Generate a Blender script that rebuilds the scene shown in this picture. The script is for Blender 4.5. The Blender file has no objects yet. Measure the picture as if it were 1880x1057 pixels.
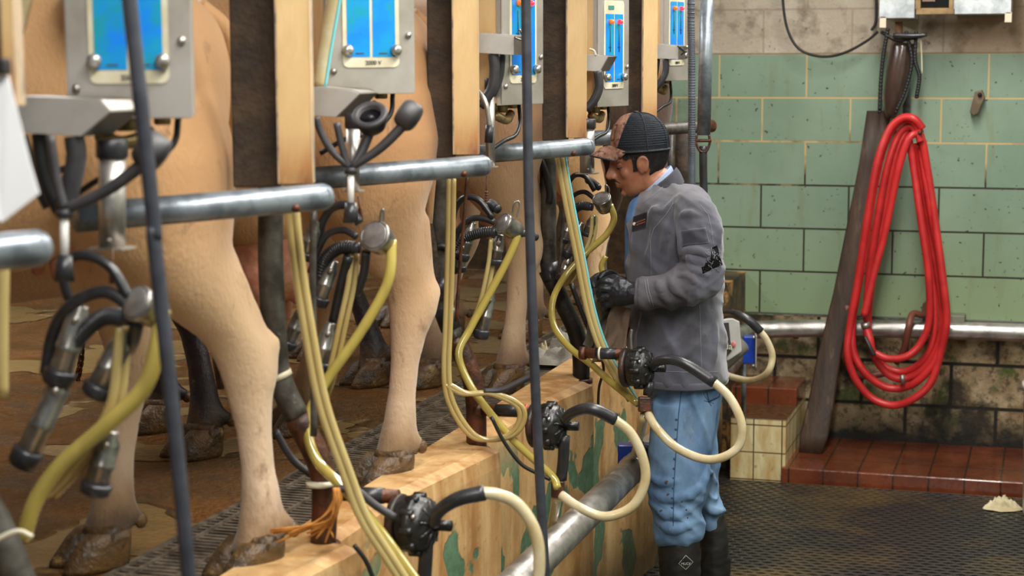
import bpy, bmesh, math, random
from mathutils import Vector, Matrix, noise as mnoise
V = Vector
SC = bpy.context.scene
COL = SC.collection
random.seed(7)

# ---------------------------------------------------------------- camera
FP = 3290.0; CX, CY = 940.0, 528.5
EYE = V((0, 0, 1.88))
_dy = V((1945-CX, 100-CY, FP)).normalized()
_dx = -V((-9970-CX, 144-CY, FP)); _dx = (_dx - _dy*_dx.dot(_dy)).normalized()
_dz = _dx.cross(_dy)
_R = Matrix((_dx, _dy, _dz))                # cam coords (right, down, fwd) -> world
RGT = _R @ V((1, 0, 0)); DWN = _R @ V((0, 1, 0)); FWD = _R @ V((0, 0, 1))
cam_data = bpy.data.cameras.new('camera'); cam = bpy.data.objects.new('camera', cam_data); COL.objects.link(cam)
m = Matrix((( RGT.x, -DWN.x, -FWD.x, EYE.x), (RGT.y, -DWN.y, -FWD.y, EYE.y), (RGT.z, -DWN.z, -FWD.z, EYE.z), (0, 0, 0, 1)))
cam.matrix_world = m
cam_data.sensor_width = 36; cam_data.lens = FP/1880*36
cam_data.clip_start = .05; cam_data.clip_end = 60
cam_data.dof.use_dof = True; cam_data.dof.focus_distance = 5.5; cam_data.dof.aperture_fstop = 4.5
SC.camera = cam

# ---------------------------------------------------------------- light
w = bpy.data.worlds.new('world'); SC.world = w; w.use_nodes = True
w.node_tree.nodes['Background'].inputs[0].default_value = (.80, .90, 1.0, 1)
w.node_tree.nodes['Background'].inputs[1].default_value = .22
SC.view_settings.view_transform = 'Standard'; SC.view_settings.look = 'None'
SC.view_settings.gamma = 1; SC.view_settings.use_curve_mapping = False
SC.view_settings.exposure = 0.0
def lamp(name, loc, sx, sy, power, col, rot=(0, 0, 0)):
    d = bpy.data.lights.new(name, 'AREA'); d.shape = 'RECTANGLE'; d.size = sx; d.size_y = sy
    d.energy = power; d.color = col
    o = bpy.data.objects.new(name, d); COL.objects.link(o); o.location = loc; o.rotation_euler = rot
    return o
lamp('fluorescent_light', (-0.45, 2.2, 3.05), .30, 3.6, 190, (1, .97, .92), (0, -.30, 0))
lamp('fluorescent_light', (-0.55, 6.2, 3.05), .30, 2.6, 95, (1, .97, .92), (0, -.15, 0))
lamp('fluorescent_light', (-3.3, 5.4, 3.0), .30, 3.0, 110, (.95, .97, 1))
lamp('fluorescent_light', (1.2, 4.6, 3.0), .30, 3.0, 50, (1, .96, .9), (0, .3, 0))

# ---------------------------------------------------------------- pixel helpers (photo pixel -> point on a real plane)
def ray(px, py): return _R @ V(((px-CX)/FP, (py-CY)/FP, 1))
FH = V((FWD.x, FWD.y, 0)).normalized(); RH = V((FH.y, -FH.x, 0)); COSP = FWD.dot(FH)
def atD(px, py, D):                          # on a VERTICAL plane facing the viewpoint, D away at mid height
    r = ray(px, py); return EYE + r*(D*COSP/r.dot(FH))
def atX(px, py, X): r = ray(px, py); return EYE + r*(X/r.x)
def atY(px, py, Y): r = ray(px, py); return EYE + r*(Y/r.y)
def atZ(px, py, z): r = ray(px, py); return EYE + r*((z-EYE.z)/r.z)
def depth(p): return (p-EYE).dot(FH)/COSP
def P(pts, D):
    n = len(pts)
    if not isinstance(D, (list, tuple)): D = [D]*n
    if len(D) == 2 and n > 2: D = [D[0]+(D[1]-D[0])*i/(n-1) for i in range(n)]
    return [atD(x, y, d) for (x, y), d in zip(pts, D)]

# ---------------------------------------------------------------- materials
MATS = {}
def srgb(c):
    return tuple((x/12.92 if x <= .04045 else ((x+.055)/1.055)**2.4) for x in [v/255 for v in c])
def mat(name, c1, c2=None, sc=6, rough=.5, metal=0, bump=0, bsc=40, thr=(.4, .6), c3=None, sc3=3, thr3=(.6, .68),
        trans=0, coat=0, emis=None, stretch=(1, 1, 1), zramp=None, znoise=.05, rough2=None, spec=.5, sheen=0, alpha=None):
    if name in MATS: return MATS[name]
    m = bpy.data.materials.new(name); m.use_nodes = True; MATS[name] = m
    nt = m.node_tree; N = nt.nodes; L = nt.links; b = N['Principled BSDF']
    b.inputs['Roughness'].default_value = rough; b.inputs['Metallic'].default_value = metal
    b.inputs['Specular IOR Level'].default_value = spec
    if trans: b.inputs['Transmission Weight'].default_value = trans
    if coat: b.inputs['Coat Weight'].default_value = coat; b.inputs['Coat Roughness'].default_value = .12
    if sheen: b.inputs['Sheen Weight'].default_value = sheen
    tc = N.new('ShaderNodeTexCoord'); mp = N.new('ShaderNodeMapping'); mp.inputs['Scale'].default_value = stretch
    L.new(tc.outputs['Object'], mp.inputs[0])
    def nz(scale, det=6, ro=.6):
        n = N.new('ShaderNodeTexNoise'); n.inputs['Scale'].default_value = scale; n.inputs['Detail'].default_value = det
        n.inputs['Roughness'].default_value = ro; L.new(mp.outputs[0], n.inputs['Vector']); return n.outputs['Fac']
    def mr(x, a, c, d=0, e=1):
        r = N.new('ShaderNodeMapRange'); L.new(x, r.inputs[0]); r.inputs[1].default_value = a; r.inputs[2].default_value = c
        r.inputs[3].default_value = d; r.inputs[4].default_value = e; return r.outputs[0]
    def mixc(f, a, c):
        x = N.new('ShaderNodeMix'); x.data_type = 'RGBA'
        if f is not None: L.new(f, x.inputs['Factor'])
        for s, v in (('A', a), ('B', c)):
            i = [q for q in x.inputs if q.name == s and q.type == 'RGBA'][0]
            if isinstance(v, tuple): i.default_value = (*v[:3], 1)
            else: L.new(v, i)
        return [q for q in x.outputs if q.type == 'RGBA'][0]
    c1 = srgb(c1); col = c1
    if zramp:
        sp = N.new('ShaderNodeSeparateXYZ'); L.new(tc.outputs['Object'], sp.inputs[0])
        a = N.new('ShaderNodeMath'); a.operation = 'MULTIPLY_ADD'; L.new(nz(sc, 5), a.inputs[0]); a.inputs[1].default_value = znoise*2
        L.new(sp.outputs['Z'], a.inputs[2])
        z0 = zramp[0][0]; z1 = zramp[-1][0]
        cr = N.new('ShaderNodeValToRGB'); L.new(mr(a.outputs[0], z0+znoise, z1+znoise), cr.inputs[0])
        e = cr.color_ramp.elements
        while len(e) < len(zramp): e.new(.5)
        for k, (z, c) in enumerate(zramp): e[k].position = (z-z0)/(z1-z0); e[k].color = (*srgb(c), 1)
        col = cr.outputs[0]
    if c2: col = mixc(mr(nz(sc), *thr), col, srgb(c2))
    if c3: col = mixc(mr(nz(sc3, 8, .65), *thr3), col, srgb(c3))
    i = b.inputs['Base Color']
    if isinstance(col, tuple): i.default_value = (*col, 1)
    else: L.new(col, i)
    if rough2 is not None: L.new(mr(nz(sc*1.7), .35, .65, rough, rough2), b.inputs['Roughness'])
    if bump:
        bp = N.new('ShaderNodeBump'); bp.inputs['Strength'].default_value = min(1, bump); bp.inputs['Distance'].default_value = .01*max(1, bump)
        L.new(nz(bsc, 5), bp.inputs['Height']); L.new(bp.outputs[0], b.inputs['Normal'])
    if emis: b.inputs['Emission Color'].default_value = (*srgb(emis[0]), 1); b.inputs['Emission Strength'].default_value = emis[1]
    return m

# ---------------------------------------------------------------- mesh helpers
def frame(d, up=None):
    d = d.normalized(); up = V(up) if up is not None else V((0, 0, 1))
    if abs(d.dot(up)) > .97: up = V((0, 1, 0)) if abs(d.y) < .9 else V((1, 0, 0))
    a = d.cross(up).normalized(); return a, a.cross(d).normalized()      # side, up
def spline(pts, n=6):
    pts = [V(p) for p in pts]
    if len(pts) < 3: return pts
    out = []; q = [pts[0]*2-pts[1]] + pts + [pts[-1]*2-pts[-2]]
    for i in range(1, len(q)-2):
        for k in range(n):
            t = k/n; p0, p1, p2, p3 = q[i-1:i+3]
            out.append(.5*((2*p1)+(p2-p0)*t+(2*p0-5*p1+4*p2-p3)*t*t+(3*p1-p0-3*p2+p3)*t**3))
    out.append(pts[-1]); return out
class G:
    def __init__(s): s.b = bmesh.new(); s.mi = 0
    def _f(s, vs):
        try: f = s.b.faces.new(vs); f.smooth = True; f.material_index = s.mi; return f
        except ValueError: return None
    def rings(s, rings, cap=True, close=True):
        R = [[s.b.verts.new(p) for p in r] for r in rings]
        n = len(R[0])
        for a, c in zip(R, R[1:]):
            for i in range(n if close else n-1): s._f([a[i], a[(i+1) % n], c[(i+1) % n], c[i]])
        if cap: s._f(R[0][::-1]); s._f(R[-1])
        return s
    def tube(s, pts, r, n=8, sm=6, flat=None, up=None, cap=True):
        k = len(pts); pts = spline(pts, sm) if sm else [V(p) for p in pts]
        m_ = len(pts)
        def rad(i):
            if not isinstance(r, (list, tuple)): return r
            t = i/(m_-1)*(len(r)-1); j = min(int(t), len(r)-2); return r[j]+(r[j+1]-r[j])*(t-j)
        rings = []; a = None
        for i, p in enumerate(pts):
            d = (pts[min(i+1, m_-1)]-pts[max(i-1, 0)])
            if d.length < 1e-9: d = V((0, 0, 1))
            d.normalize()
            if a is None: a, _ = frame(d, up)
            a = (a-d*a.dot(d)); a = a.normalized() if a.length > 1e-6 else frame(d)[0]
            u = a.cross(d); rr = rad(i); fx = flat if flat else 1
            rings.append([p+a*(math.cos(2*math.pi*j/n)*rr*fx)+u*(math.sin(2*math.pi*j/n)*rr) for j in range(n)])
        return s.rings(rings, cap)
    def cyl(s, p0, p1, r, r1=None, n=20, bev=0):
        r1 = r if r1 is None else r1; p0 = V(p0); p1 = V(p1); d = (p1-p0).normalized()
        if bev: return s.lathe([(0, 0), (r-bev, 0), (r, bev), (r1, (p1-p0).length-bev), (r1-bev, (p1-p0).length), (0, (p1-p0).length)], p0, d, n)
        a, u = frame(d)
        return s.rings([[p+a*(math.cos(2*math.pi*j/n)*q)+u*(math.sin(2*math.pi*j/n)*q) for j in range(n)] for p, q in ((p0, r), (p1, r1))])
    def lathe(s, prof, o, d, n=24):
        o = V(o); d = V(d).normalized(); a, u = frame(d)
        return s.rings([[o+d*h+a*(math.cos(2*math.pi*j/n)*max(r, 1e-4))+u*(math.sin(2*math.pi*j/n)*max(r, 1e-4)) for j in range(n)] for r, h in prof], cap=True)
    def box(s, c, size, rot=None, bev=0):
        c = V(c); R = rot if rot is not None else Matrix.Identity(3)
        hx, hy, hz = [q/2 for q in size]
        vs = [s.b.verts.new(c+R @ V((x*hx, y*hy, z*hz))) for x in (-1, 1) for y in (-1, 1) for z in (-1, 1)]
        fs = [s._f([vs[i] for i in q]) for q in ((0, 1, 3, 2), (4, 6, 7, 5), (0, 4, 5, 1), (2, 3, 7, 6), (0, 2, 6, 4), (1, 5, 7, 3))]
        for f in fs: f.smooth = False
        if bev:
            es = list({e for f in fs for e in f.edges}); r = bmesh.ops.bevel(s.b, geom=es, offset=bev, segments=2, affect='EDGES', profile=.5)
            for f in r['faces']: f.material_index = s.mi
        return s
    def slab(s, poly, off, bev=0):
        """polygon (list of points) extruded by the vector off"""
        off = V(off); a = [s.b.verts.new(V(p)) for p in poly]; c = [s.b.verts.new(V(p)+off) for p in poly]; n = len(a)
        fs = [s._f(a[::-1]), s._f(c)]+[s._f([a[i], a[(i+1) % n], c[(i+1) % n], c[i]]) for i in range(n)]
        for f in fs:
            if f: f.smooth = False
        if bev:
            es = list({e for f in fs for e in f.edges}); r = bmesh.ops.bevel(s.b, geom=es, offset=bev, segments=2, affect='EDGES', profile=.5)
        return s
    def ell(s, c, rad, rot=None, n=16, k=10):
        c = V(c); R = rot if rot is not None else Matrix.Identity(3); rings = []
        for i in range(k+1):
            t = math.pi*i/k; q = max(math.sin(t), .02)
            rings.append([c+R @ V((rad[0]*q*math.cos(2*math.pi*j/n), rad[1]*q*math.sin(2*math.pi*j/n), rad[2]*math.cos(t))) for j in range(n)])
        return s.rings(rings)
    def loft(s, secs, n=20):
        """secs: (centre, a, b) with a, b half-axis vectors"""
        return s.rings([[V(c)+V(a)*math.cos(2*math.pi*j/n)+V(b)*math.sin(2*math.pi*j/n) for j in range(n)] for c, a, b in secs])
    def grid(s, f, nu, nv, closeu=False):
        R = [[s.b.verts.new(f(i/nu, j/nv)) for i in range(nu+(0 if closeu else 1))] for j in range(nv+1)]
        m_ = len(R[0])
        for a, c in zip(R, R[1:]):
            for i in range(m_ if closeu else m_-1): s._f([a[i], a[(i+1) % m_], c[(i+1) % m_], c[i]])
        return s
    def text(s, body, o, rx, ry, h, depth_=.0008):
        cu = bpy.data.curves.new('t', 'FONT'); cu.body = body; cu.size = 1; cu.align_x = 'CENTER'; cu.extrude = .02
        t = bpy.data.objects.new('t', cu); COL.objects.link(t); dg = bpy.context.evaluated_depsgraph_get()
        me = bpy.data.meshes.new_from_object(t.evaluated_get(dg)); nz = rx.cross(ry)
        vs = [s.b.verts.new(V(o)+rx*(v.co.x*h)+ry*(v.co.y*h)+nz*(v.co.z/.02*depth_)) for v in me.vertices]
        for p in me.polygons:
            f = s._f([vs[i] for i in p.vertices])
            if f: f.smooth = False
        bpy.data.objects.remove(t); bpy.data.curves.remove(cu); bpy.data.meshes.remove(me); return s
    def mesh(s, name, base=V((0, 0, 0)), norm=True):
        if norm: bmesh.ops.recalc_face_normals(s.b, faces=s.b.faces)
        for v in s.b.verts: v.co -= base
        me = bpy.data.meshes.new(name); s.b.to_mesh(me); s.b.free(); return me
def remesh(g, voxel, it=4, fac=.6, sub=0):
    me = g.mesh('r'); o = bpy.data.objects.new('r', me); COL.objects.link(o)
    r = o.modifiers.new('a', 'REMESH'); r.mode = 'VOXEL'; r.voxel_size = voxel
    q = o.modifiers.new('b', 'SMOOTH'); q.iterations = it; q.factor = fac
    dg = bpy.context.evaluated_depsgraph_get(); me2 = bpy.data.meshes.new_from_object(o.evaluated_get(dg))
    bpy.data.objects.remove(o); bpy.data.meshes.remove(me)
    g2 = G(); g2.b.from_mesh(me2); bpy.data.meshes.remove(me2)
    for f in g2.b.faces: f.smooth = True
    return g2
def _mk(name, g, mats, base, norm=True):
    me = g.mesh(name, base, norm)
    for m_ in (mats if isinstance(mats, (list, tuple)) else [mats]): me.materials.append(m_)
    o = bpy.data.objects.new(name, me); COL.objects.link(o); return o
def props(o, label, cat, group=None):
    o['label'] = label; o['category'] = cat
    if group: o['group'] = group
class Thing:
    def __init__(s, name, label, cat, base, group=None):
        s.base = V(base); s.o = bpy.data.objects.new(name, None); s.o.empty_display_size = .05; COL.objects.link(s.o); s.o.location = s.base
        props(s.o, label, cat, group)
    def part(s, name, g, mats, parent=None, label=None, norm=True):
        o = _mk(name, g, mats, s.base, norm); o.parent = parent or s.o
        if label: o['label'] = label
        return o
def solo(name, g, mats, label, cat, base=(0, 0, 0), group=None):
    o = _mk(name, g, mats, V(base)); o.location = V(base); props(o, label, cat, group); return o
def struct(name, g, mats, base=(0, 0, 0)):
    o = _mk(name, g, mats, V(base)); o.location = V(base); o['kind'] = 'structure'; return o
# ---------------------------------------------------------------- palette
STEEL = mat('stainless steel', (196, 192, 186), (150, 146, 140), sc=9, rough=.3, metal=.85, rough2=.5, bump=.05)
SHEET = mat('stained stainless sheet', (186, 180, 172), (160, 152, 140), sc=5, rough=.42, metal=.55, c3=(150, 128, 92), sc3=4, thr3=(.6, .75))
SHELL = mat('teat cup steel', (165, 162, 158), (120, 116, 110), sc=20, rough=.28, metal=.8)
GALV = mat('galvanised pipe', (150, 158, 166), (104, 112, 120), sc=14, rough=.38, metal=.6, c3=(90, 78, 66), sc3=9, thr3=(.6, .72), bump=.1)
DARKPIPE = mat('dirty dark pipe', (92, 88, 82), (54, 48, 42), sc=14, rough=.45, metal=.3, bump=.25, c3=(120, 112, 100), sc3=30, thr3=(.62, .7))
RUST = mat('rusty steel', (100, 56, 34), (54, 36, 27), sc=18, rough=.5, metal=.25, bump=.35, bsc=60, rough2=.3)
CREAM = mat('aged cream paint', (226, 192, 138), (205, 166, 108), sc=7, rough=.42, stretch=(1, 1, .35), c3=(165, 150, 128), sc3=8, thr3=(.6, .72), bump=.06)
POSTM = mat('peeling cream post paint', (226, 192, 138), (206, 170, 116), sc=7, rough=.42, c3=(160, 158, 152), sc3=5, thr3=(.57, .66), stretch=(1, 1, .3), bump=.12, zramp=[(0, (128, 78, 44)), (.03, (176, 124, 76)), (.10, (212, 176, 124)), (.25, (228, 196, 144)), (2, (230, 198, 146))], znoise=.03)
DUNG = mat('dung caked board', (74, 56, 38), (40, 32, 24), sc=9, rough=.75, bump=.8, bsc=25, c3=(120, 92, 58), sc3=7, thr3=(.64, .72))
BLACKR = mat('black rubber', (34, 34, 36), (48, 48, 52), sc=20, rough=.34, bump=.08)
GREYR = mat('worn grey rubber', (62, 60, 62), (46, 45, 48), sc=14, rough=.5, bump=.08)
VALVE = mat('black plastic housing', (22, 22, 23), (40, 38, 36), sc=22, rough=.28, bump=.3, bsc=50)
YHOSE = mat('yellowed milk hose', (206, 186, 96), (178, 160, 78), sc=12, rough=.16, trans=.3, coat=.6, stretch=(1, 1, .4))
PHOSE = mat('pale pulse hose', (204, 184, 124), (180, 154, 92), sc=7, rough=.2, trans=.2, coat=.5, stretch=(1, 1, .3))
CYAN = mat('cyan striped hose', (120, 200, 206), rough=.25, coat=.4)
CHOSE = mat('cream vacuum hose', (214, 202, 168), (196, 176, 130), sc=9, rough=.22, trans=.12, coat=.5)
BLUEP = mat('blue face panel', (8, 128, 232), (14, 150, 190), sc=11, rough=.3, c3=(20, 148, 160), sc3=14, thr3=(.5, .62), coat=.4)
WHITEP = mat('white label plastic', (214, 208, 186), (196, 184, 150), sc=8, rough=.35)
INK = mat('grey ink', (70, 70, 72), rough=.6)
CABLE = mat('black cable', (24, 24, 24), rough=.45)
REDL = mat('red lamp', (240, 40, 50), rough=.2, emis=((255, 40, 60), 2.2))
ORL = mat('orange lamp', (240, 110, 30), rough=.2, emis=((255, 110, 20), .5))
BLUEB = mat('blue painted bracket', (16, 60, 170), (12, 44, 130), sc=10, rough=.35, coat=.3)
BLACK = mat('black matt', (14, 14, 14), rough=.7)

def nodemat(name):
    m = bpy.data.materials.new(name); m.use_nodes = True; MATS[name] = m
    nt = m.node_tree; N = nt.nodes; L = nt.links
    class K: pass
    k = K(); k.m = m; k.N = N; k.L = L; k.b = N['Principled BSDF']
    k.tc = N.new('ShaderNodeTexCoord'); k.sp = N.new('ShaderNodeSeparateXYZ'); L.new(k.tc.outputs['Object'], k.sp.inputs[0])
    def val(i, v):
        if isinstance(v, (int, float)): i.default_value = v
        else: L.new(v, i)
    def math_(op, a, b_=0, c=0):
        n = N.new('ShaderNodeMath'); n.operation = op; val(n.inputs[0], a); val(n.inputs[1], b_); val(n.inputs[2], c); return n.outputs[0]
    def comb(x, y, z):
        n = N.new('ShaderNodeCombineXYZ'); val(n.inputs[0], x); val(n.inputs[1], y); val(n.inputs[2], z); return n.outputs[0]
    def noise(vec, s, d=6, r=.6):
        n = N.new('ShaderNodeTexNoise'); n.inputs['Scale'].default_value = s; n.inputs['Detail'].default_value = d; n.inputs['Roughness'].default_value = r
        L.new(vec, n.inputs['Vector']); return n.outputs['Fac']
    def mr(x, a, c, d=0., e=1.):
        n = N.new('ShaderNodeMapRange'); val(n.inputs[0], x)
        for i, q in enumerate((a, c, d, e)): n.inputs[i+1].default_value = q
        return n.outputs[0]
    def mix(f, a, c):
        x = N.new('ShaderNodeMix'); x.data_type = 'RGBA'; val(x.inputs['Factor'], f)
        for s_, v in (('A', a), ('B', c)):
            i = [q for q in x.inputs if q.name == s_ and q.type == 'RGBA'][0]
            if isinstance(v, tuple): i.default_value = (*srgb(v), 1)
            else: L.new(v, i)
        return [q for q in x.outputs if q.type == 'RGBA'][0]
    def bump(h, st, dist=.01):
        n = N.new('ShaderNodeBump'); n.inputs['Strength'].default_value = st; n.inputs['Distance'].default_value = dist
        L.new(h, n.inputs['Height']); L.new(n.outputs[0], k.b.inputs['Normal'])
    def brick(vec, w_, h_, mort, off=.5, sm=.1):
        n = N.new('ShaderNodeTexBrick'); L.new(vec, n.inputs['Vector']); n.inputs['Scale'].default_value = 1
        n.inputs['Brick Width'].default_value = w_; n.inputs['Row Height'].default_value = h_; n.inputs['Mortar Size'].default_value = mort
        n.inputs['Mortar Smooth'].default_value = sm; n.offset = off; n.inputs['Color1'].default_value = (0, 0, 0, 1); n.inputs['Color2'].default_value = (1, 1, 1, 1)
        n.inputs['Bias'].default_value = 0
        return n.outputs['Fac'], n.outputs['Color']
    k.math = math_; k.comb = comb; k.noise = noise; k.mr = mr; k.mix = mix; k.bump = bump; k.brick = brick; k.val = val
    return k

# back wall: painted block above, green glazed block, stained rough block below
YW = 8.52
def wall_material():
    k = nodemat('block wall'); X = k.sp.outputs['X']; Z = k.sp.outputs['Z']; P3 = k.tc.outputs['Object']
    z0 = .652
    u = k.math('ADD', X, 20+.414*.5*0+XOFF)
    v = k.math('SUBTRACT', Z, z0-.206*20)
    vec = k.comb(u, v, 0)
    fac, bc = k.brick(vec, .414, .206, .0045)
    n1 = k.noise(P3, 2.2); n2 = k.noise(P3, 9); n3 = k.noise(P3, 30, 8, .7); n4 = k.noise(P3, 60, 3)
    g = k.mix(k.mr(n1, .35, .65), (124, 146, 124), (140, 160, 138))
    g = k.mix(k.mr(Z, 1.2, .7, 0, .8), g, (140, 158, 116))
    g = k.mix(k.mr(bc, 0, 1, 0, .25), g, (108, 138, 122))
    g = k.mix(k.mr(n3, .62, .70, 0, .45), g, (92, 100, 70))
    vs = k.noise(k.comb(k.math('MULTIPLY', X, 3), 0, k.math('MULTIPLY', Z, .6)), 5, 4)
    g = k.mix(k.mr(vs, .56, .74, 0, .4), g, (120, 112, 58))
    g = k.mix(k.mr(k.noise(P3, 45, 2), .70, .73), g, (58, 50, 36))
    mort = k.mix(k.mr(k.math('ADD', Z, k.mr(n2, 0, 1, -.35, .35)), 1.3, 1.5), (52, 50, 38), (196, 172, 120))
    g = k.mix(fac, g, mort)
    # upper painted block
    fu, bu = k.brick(vec, .414, .206, .005)
    up = k.mix(k.mr(n1, .38, .6), (216, 204, 186), (186, 172, 152))
    up = k.mix(k.mr(n2, .52, .70, 0, .8), up, (122, 108, 92))
    up = k.mix(k.mr(n3, .6, .7, 0, .8), up, (84, 72, 60))
    up = k.mix(k.mr(X, -.62, -.35, 0, .55), up, (142, 100, 56))
    up = k.mix(k.mr(fu, 0, 1, 0, .5), up, (150, 134, 114))
    # lower rough block
    fl, bl = k.brick(k.comb(k.math('ADD', X, 20.1), k.math('SUBTRACT', Z, .652-.206*20), 0), .414, .206, .012, sm=.6)
    lo = k.mix(k.mr(n2, .38, .62), (182, 162, 128), (128, 106, 74))
    lo = k.mix(k.mr(n3, .50, .62, 0, .75), lo, (52, 44, 32))
    lo = k.mix(k.mr(k.noise(P3, 5.5), .53, .63, 0, .85), lo, (70, 88, 40))
    lo = k.mix(k.mr(k.noise(P3, 3.4), .50, .60, 0, .9), lo, (26, 24, 18))
    lo = k.mix(k.mr(k.math('ADD', Z, k.mr(n2, 0, 1, -.16, .16)), .22, .08), lo, (26, 23, 18))
    lo = k.mix(fl, lo, (28, 24, 18))
    c = k.mix(k.mr(k.math('ADD', Z, k.mr(n3, 0, 1, -.012, .012)), .643, .652), lo, g)
    c = k.mix(k.mr(Z, 1.886, 1.890), c, up)
    splash = k.math('MULTIPLY', k.mr(X, -1.62, -1.75), k.mr(k.math('ADD', Z, k.mr(n2, 0, 1, -.25, .25)), 1.75, 1.45))
    c = k.mix(splash, c, k.mix(k.mr(n3, .4, .6), (66, 48, 28), (40, 30, 20)))
    k.L.new(c, k.b.inputs['Base Color'])
    green = k.math('MULTIPLY', k.mr(Z, .645, .655), k.mr(Z, 1.89, 1.885))
    k.val(k.b.inputs['Roughness'], k.mr(green, 0, 1, .8, .33))
    h = k.math('SUBTRACT', k.math('MULTIPLY', n3, k.mr(green, 0, 1, 1.2, .03)), k.math('MULTIPLY', fac, .5))
    k.bump(h, .7, .012); return k.m
# vertical joint of the top green row at photo x=1481
XOFF = 0
_j = atY(1481, 140, YW).x
XOFF = -((_j+20) % .414)
def put(f): return f
_row = int(round((1.682-(.652-.206*20))/.206))
if _row % 2 == 0: XOFF += .207
WALLM = wall_material()

# ---------------------------------------------------------------- setting
ZP = .82            # milking platform
ZC = .86            # curb top
g = G(); g.box((-1.35, YW+.1, 1.6), (7.3, .2, 3.4)); wb = struct('wall_back', g, WALLM)
g = G(); g.box((-4.5, 3.9, 1.6), (.2, 9.4, 3.4)); struct('wall_left', g, mat('limewashed wall', (168, 150, 120), (120, 104, 80), sc=3, rough=.7, bump=.4, zramp=[(0, (50, 38, 20)), (1.1, (58, 44, 24)), (1.35, (170, 150, 124)), (3, (176, 160, 136))], znoise=.05))
g = G(); g.box((2.1, 3.9, 1.6), (.2, 9.4, 3.4)); struct('wall_right', g, mat('painted side wall', (150, 160, 140), (128, 140, 118), sc=3, rough=.6))
g = G(); g.box((-1.35, 3.9, 3.38), (7.3, 9.4, .1)); struct('ceiling', g, mat('ceiling boards', (150, 146, 136), (120, 116, 106), sc=2, rough=.8))

# pit floor under the mat
k = nodemat('pit floor concrete'); n = k.noise(k.tc.outputs['Object'], 3); n2 = k.noise(k.tc.outputs['Object'], 22)
c = k.mix(k.mr(n, .4, .62), (50, 46, 36), (84, 70, 46)); c = k.mix(k.mr(n2, .5, .7, 0, .7), c, (28, 26, 22)); k.L.new(c, k.b.inputs['Base Color'])
k.val(k.b.inputs['Roughness'], k.mr(n2, .3, .7, .12, .6)); k.bump(n2, .5, .01); PITC = k.m
g = G(); g.box((.3, 4.0, -.125), (3.5, 9.2, .2)); struct('floor', g, PITC)

# rubber mat: real lattice with slots
def rubber_mat():
    g = G(); x0, x1, y0, y1 = -1.40, 1.3, 2.9, 7.81; px, py = .052, .036; t = .014
    ny = int((y1-y0)/py); nx = int((x1-x0)/px)
    H = .0; D = -.016
    for j in range(ny):
        cy = y0+(j+.5)*py
        for i in range(nx+1):
            cx = x0+(i+.5*(j % 2))*px
            # hexagonal slot cell: outer ring / inner ring
            out = [(-.5, 0), (-.25, -.5), (.25, -.5), (.5, 0), (.25, .5), (-.25, .5)]
            out = [(-.5, -.5), (0, -.5), (.5, -.5), (.5, .5), (0, .5), (-.5, .5)]
            inn = [(-.30, -.26), (0, -.31), (.30, -.26), (.30, .26), (0, .31), (-.30, .26)]
            inn = [(-.36, -.10), (0, -.29), (.36, -.10), (.36, .10), (0, .29), (-.36, .10)]
            vo = [g.b.verts.new((cx+a*px, cy+b*py, H)) for a, b in out]
            vi = [g.b.verts.new((cx+a*px, cy+b*py, H-.0015)) for a, b in inn]
            vd = [g.b.verts.new((cx+a*px, cy+b*py, D)) for a, b in inn]
            for q in range(6):
                f = g.b.faces.new([vo[q], vo[(q+1) % 6], vi[(q+1) % 6], vi[q]]); f.smooth = False
                f = g.b.faces.new([vi[q], vi[(q+1) % 6], vd[(q+1) % 6], vd[q]]); f.smooth = False
    bmesh.ops.remove_doubles(g.b, verts=g.b.verts, dist=1e-5)
    k = nodemat('ribbed rubber mat'); n = k.noise(k.tc.outputs['Object'], 1.6); n2 = k.noise(k.tc.outputs['Object'], 40)
    c = k.mix(k.mr(n, .48, .66, 0, .8), (46, 45, 43), (96, 80, 50)); c = k.mix(k.mr(n2, .45, .7, 0, .6), c, (20, 20, 20)); k.L.new(c, k.b.inputs['Base Color'])
    k.val(k.b.inputs['Roughness'], k.mr(n2, .3, .7, .14, .5)); k.bump(n2, .5, .004)
    me = g.mesh('floor_mat', norm=False); me.materials.append(k.m)
    o = bpy.data.objects.new('floor_mat', me); COL.objects.link(o)
    props(o, 'black slotted rubber mat covering the pit floor', 'mat')
rubber_mat()

# red quarry tile step along the back wall
k = nodemat('quarry tile'); P3 = k.tc.outputs['Object']
f1, c1 = k.brick(k.comb(k.math('ADD', k.sp.outputs['X'], 10.06), k.math('ADD', k.sp.outputs['Y'], 10-7.84+.29), 0), .152, .30, .004, off=.0)
n = k.noise(P3, 5); n2 = k.noise(P3, 25)
c = k.mix(k.mr(n, .35, .65), (128, 64, 36), (92, 44, 26)); c = k.mix(k.mr(c1, 0, 1, 0, .25), c, (80, 40, 26)); c = k.mix(k.mr(n2, .58, .72, 0, .6), c, (54, 34, 22))
c = k.mix(f1, c, (48, 36, 26)); k.L.new(c, k.b.inputs['Base Color']); k.val(k.b.inputs['Roughness'], k.mr(n2, .3, .7, .12, .35))
k.bump(k.math('SUBTRACT', n2, f1), .4, .004); QT = k.m
k.b.inputs['Coat Weight'].default_value = .35
XS = atY(1436, 880, 7.86).x
g = G(); g.box(((XS+2.05)/2, 8.18, .015), (2.05-XS, .70, .09), bev=.006); struct('trim_1', g, QT)

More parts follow.
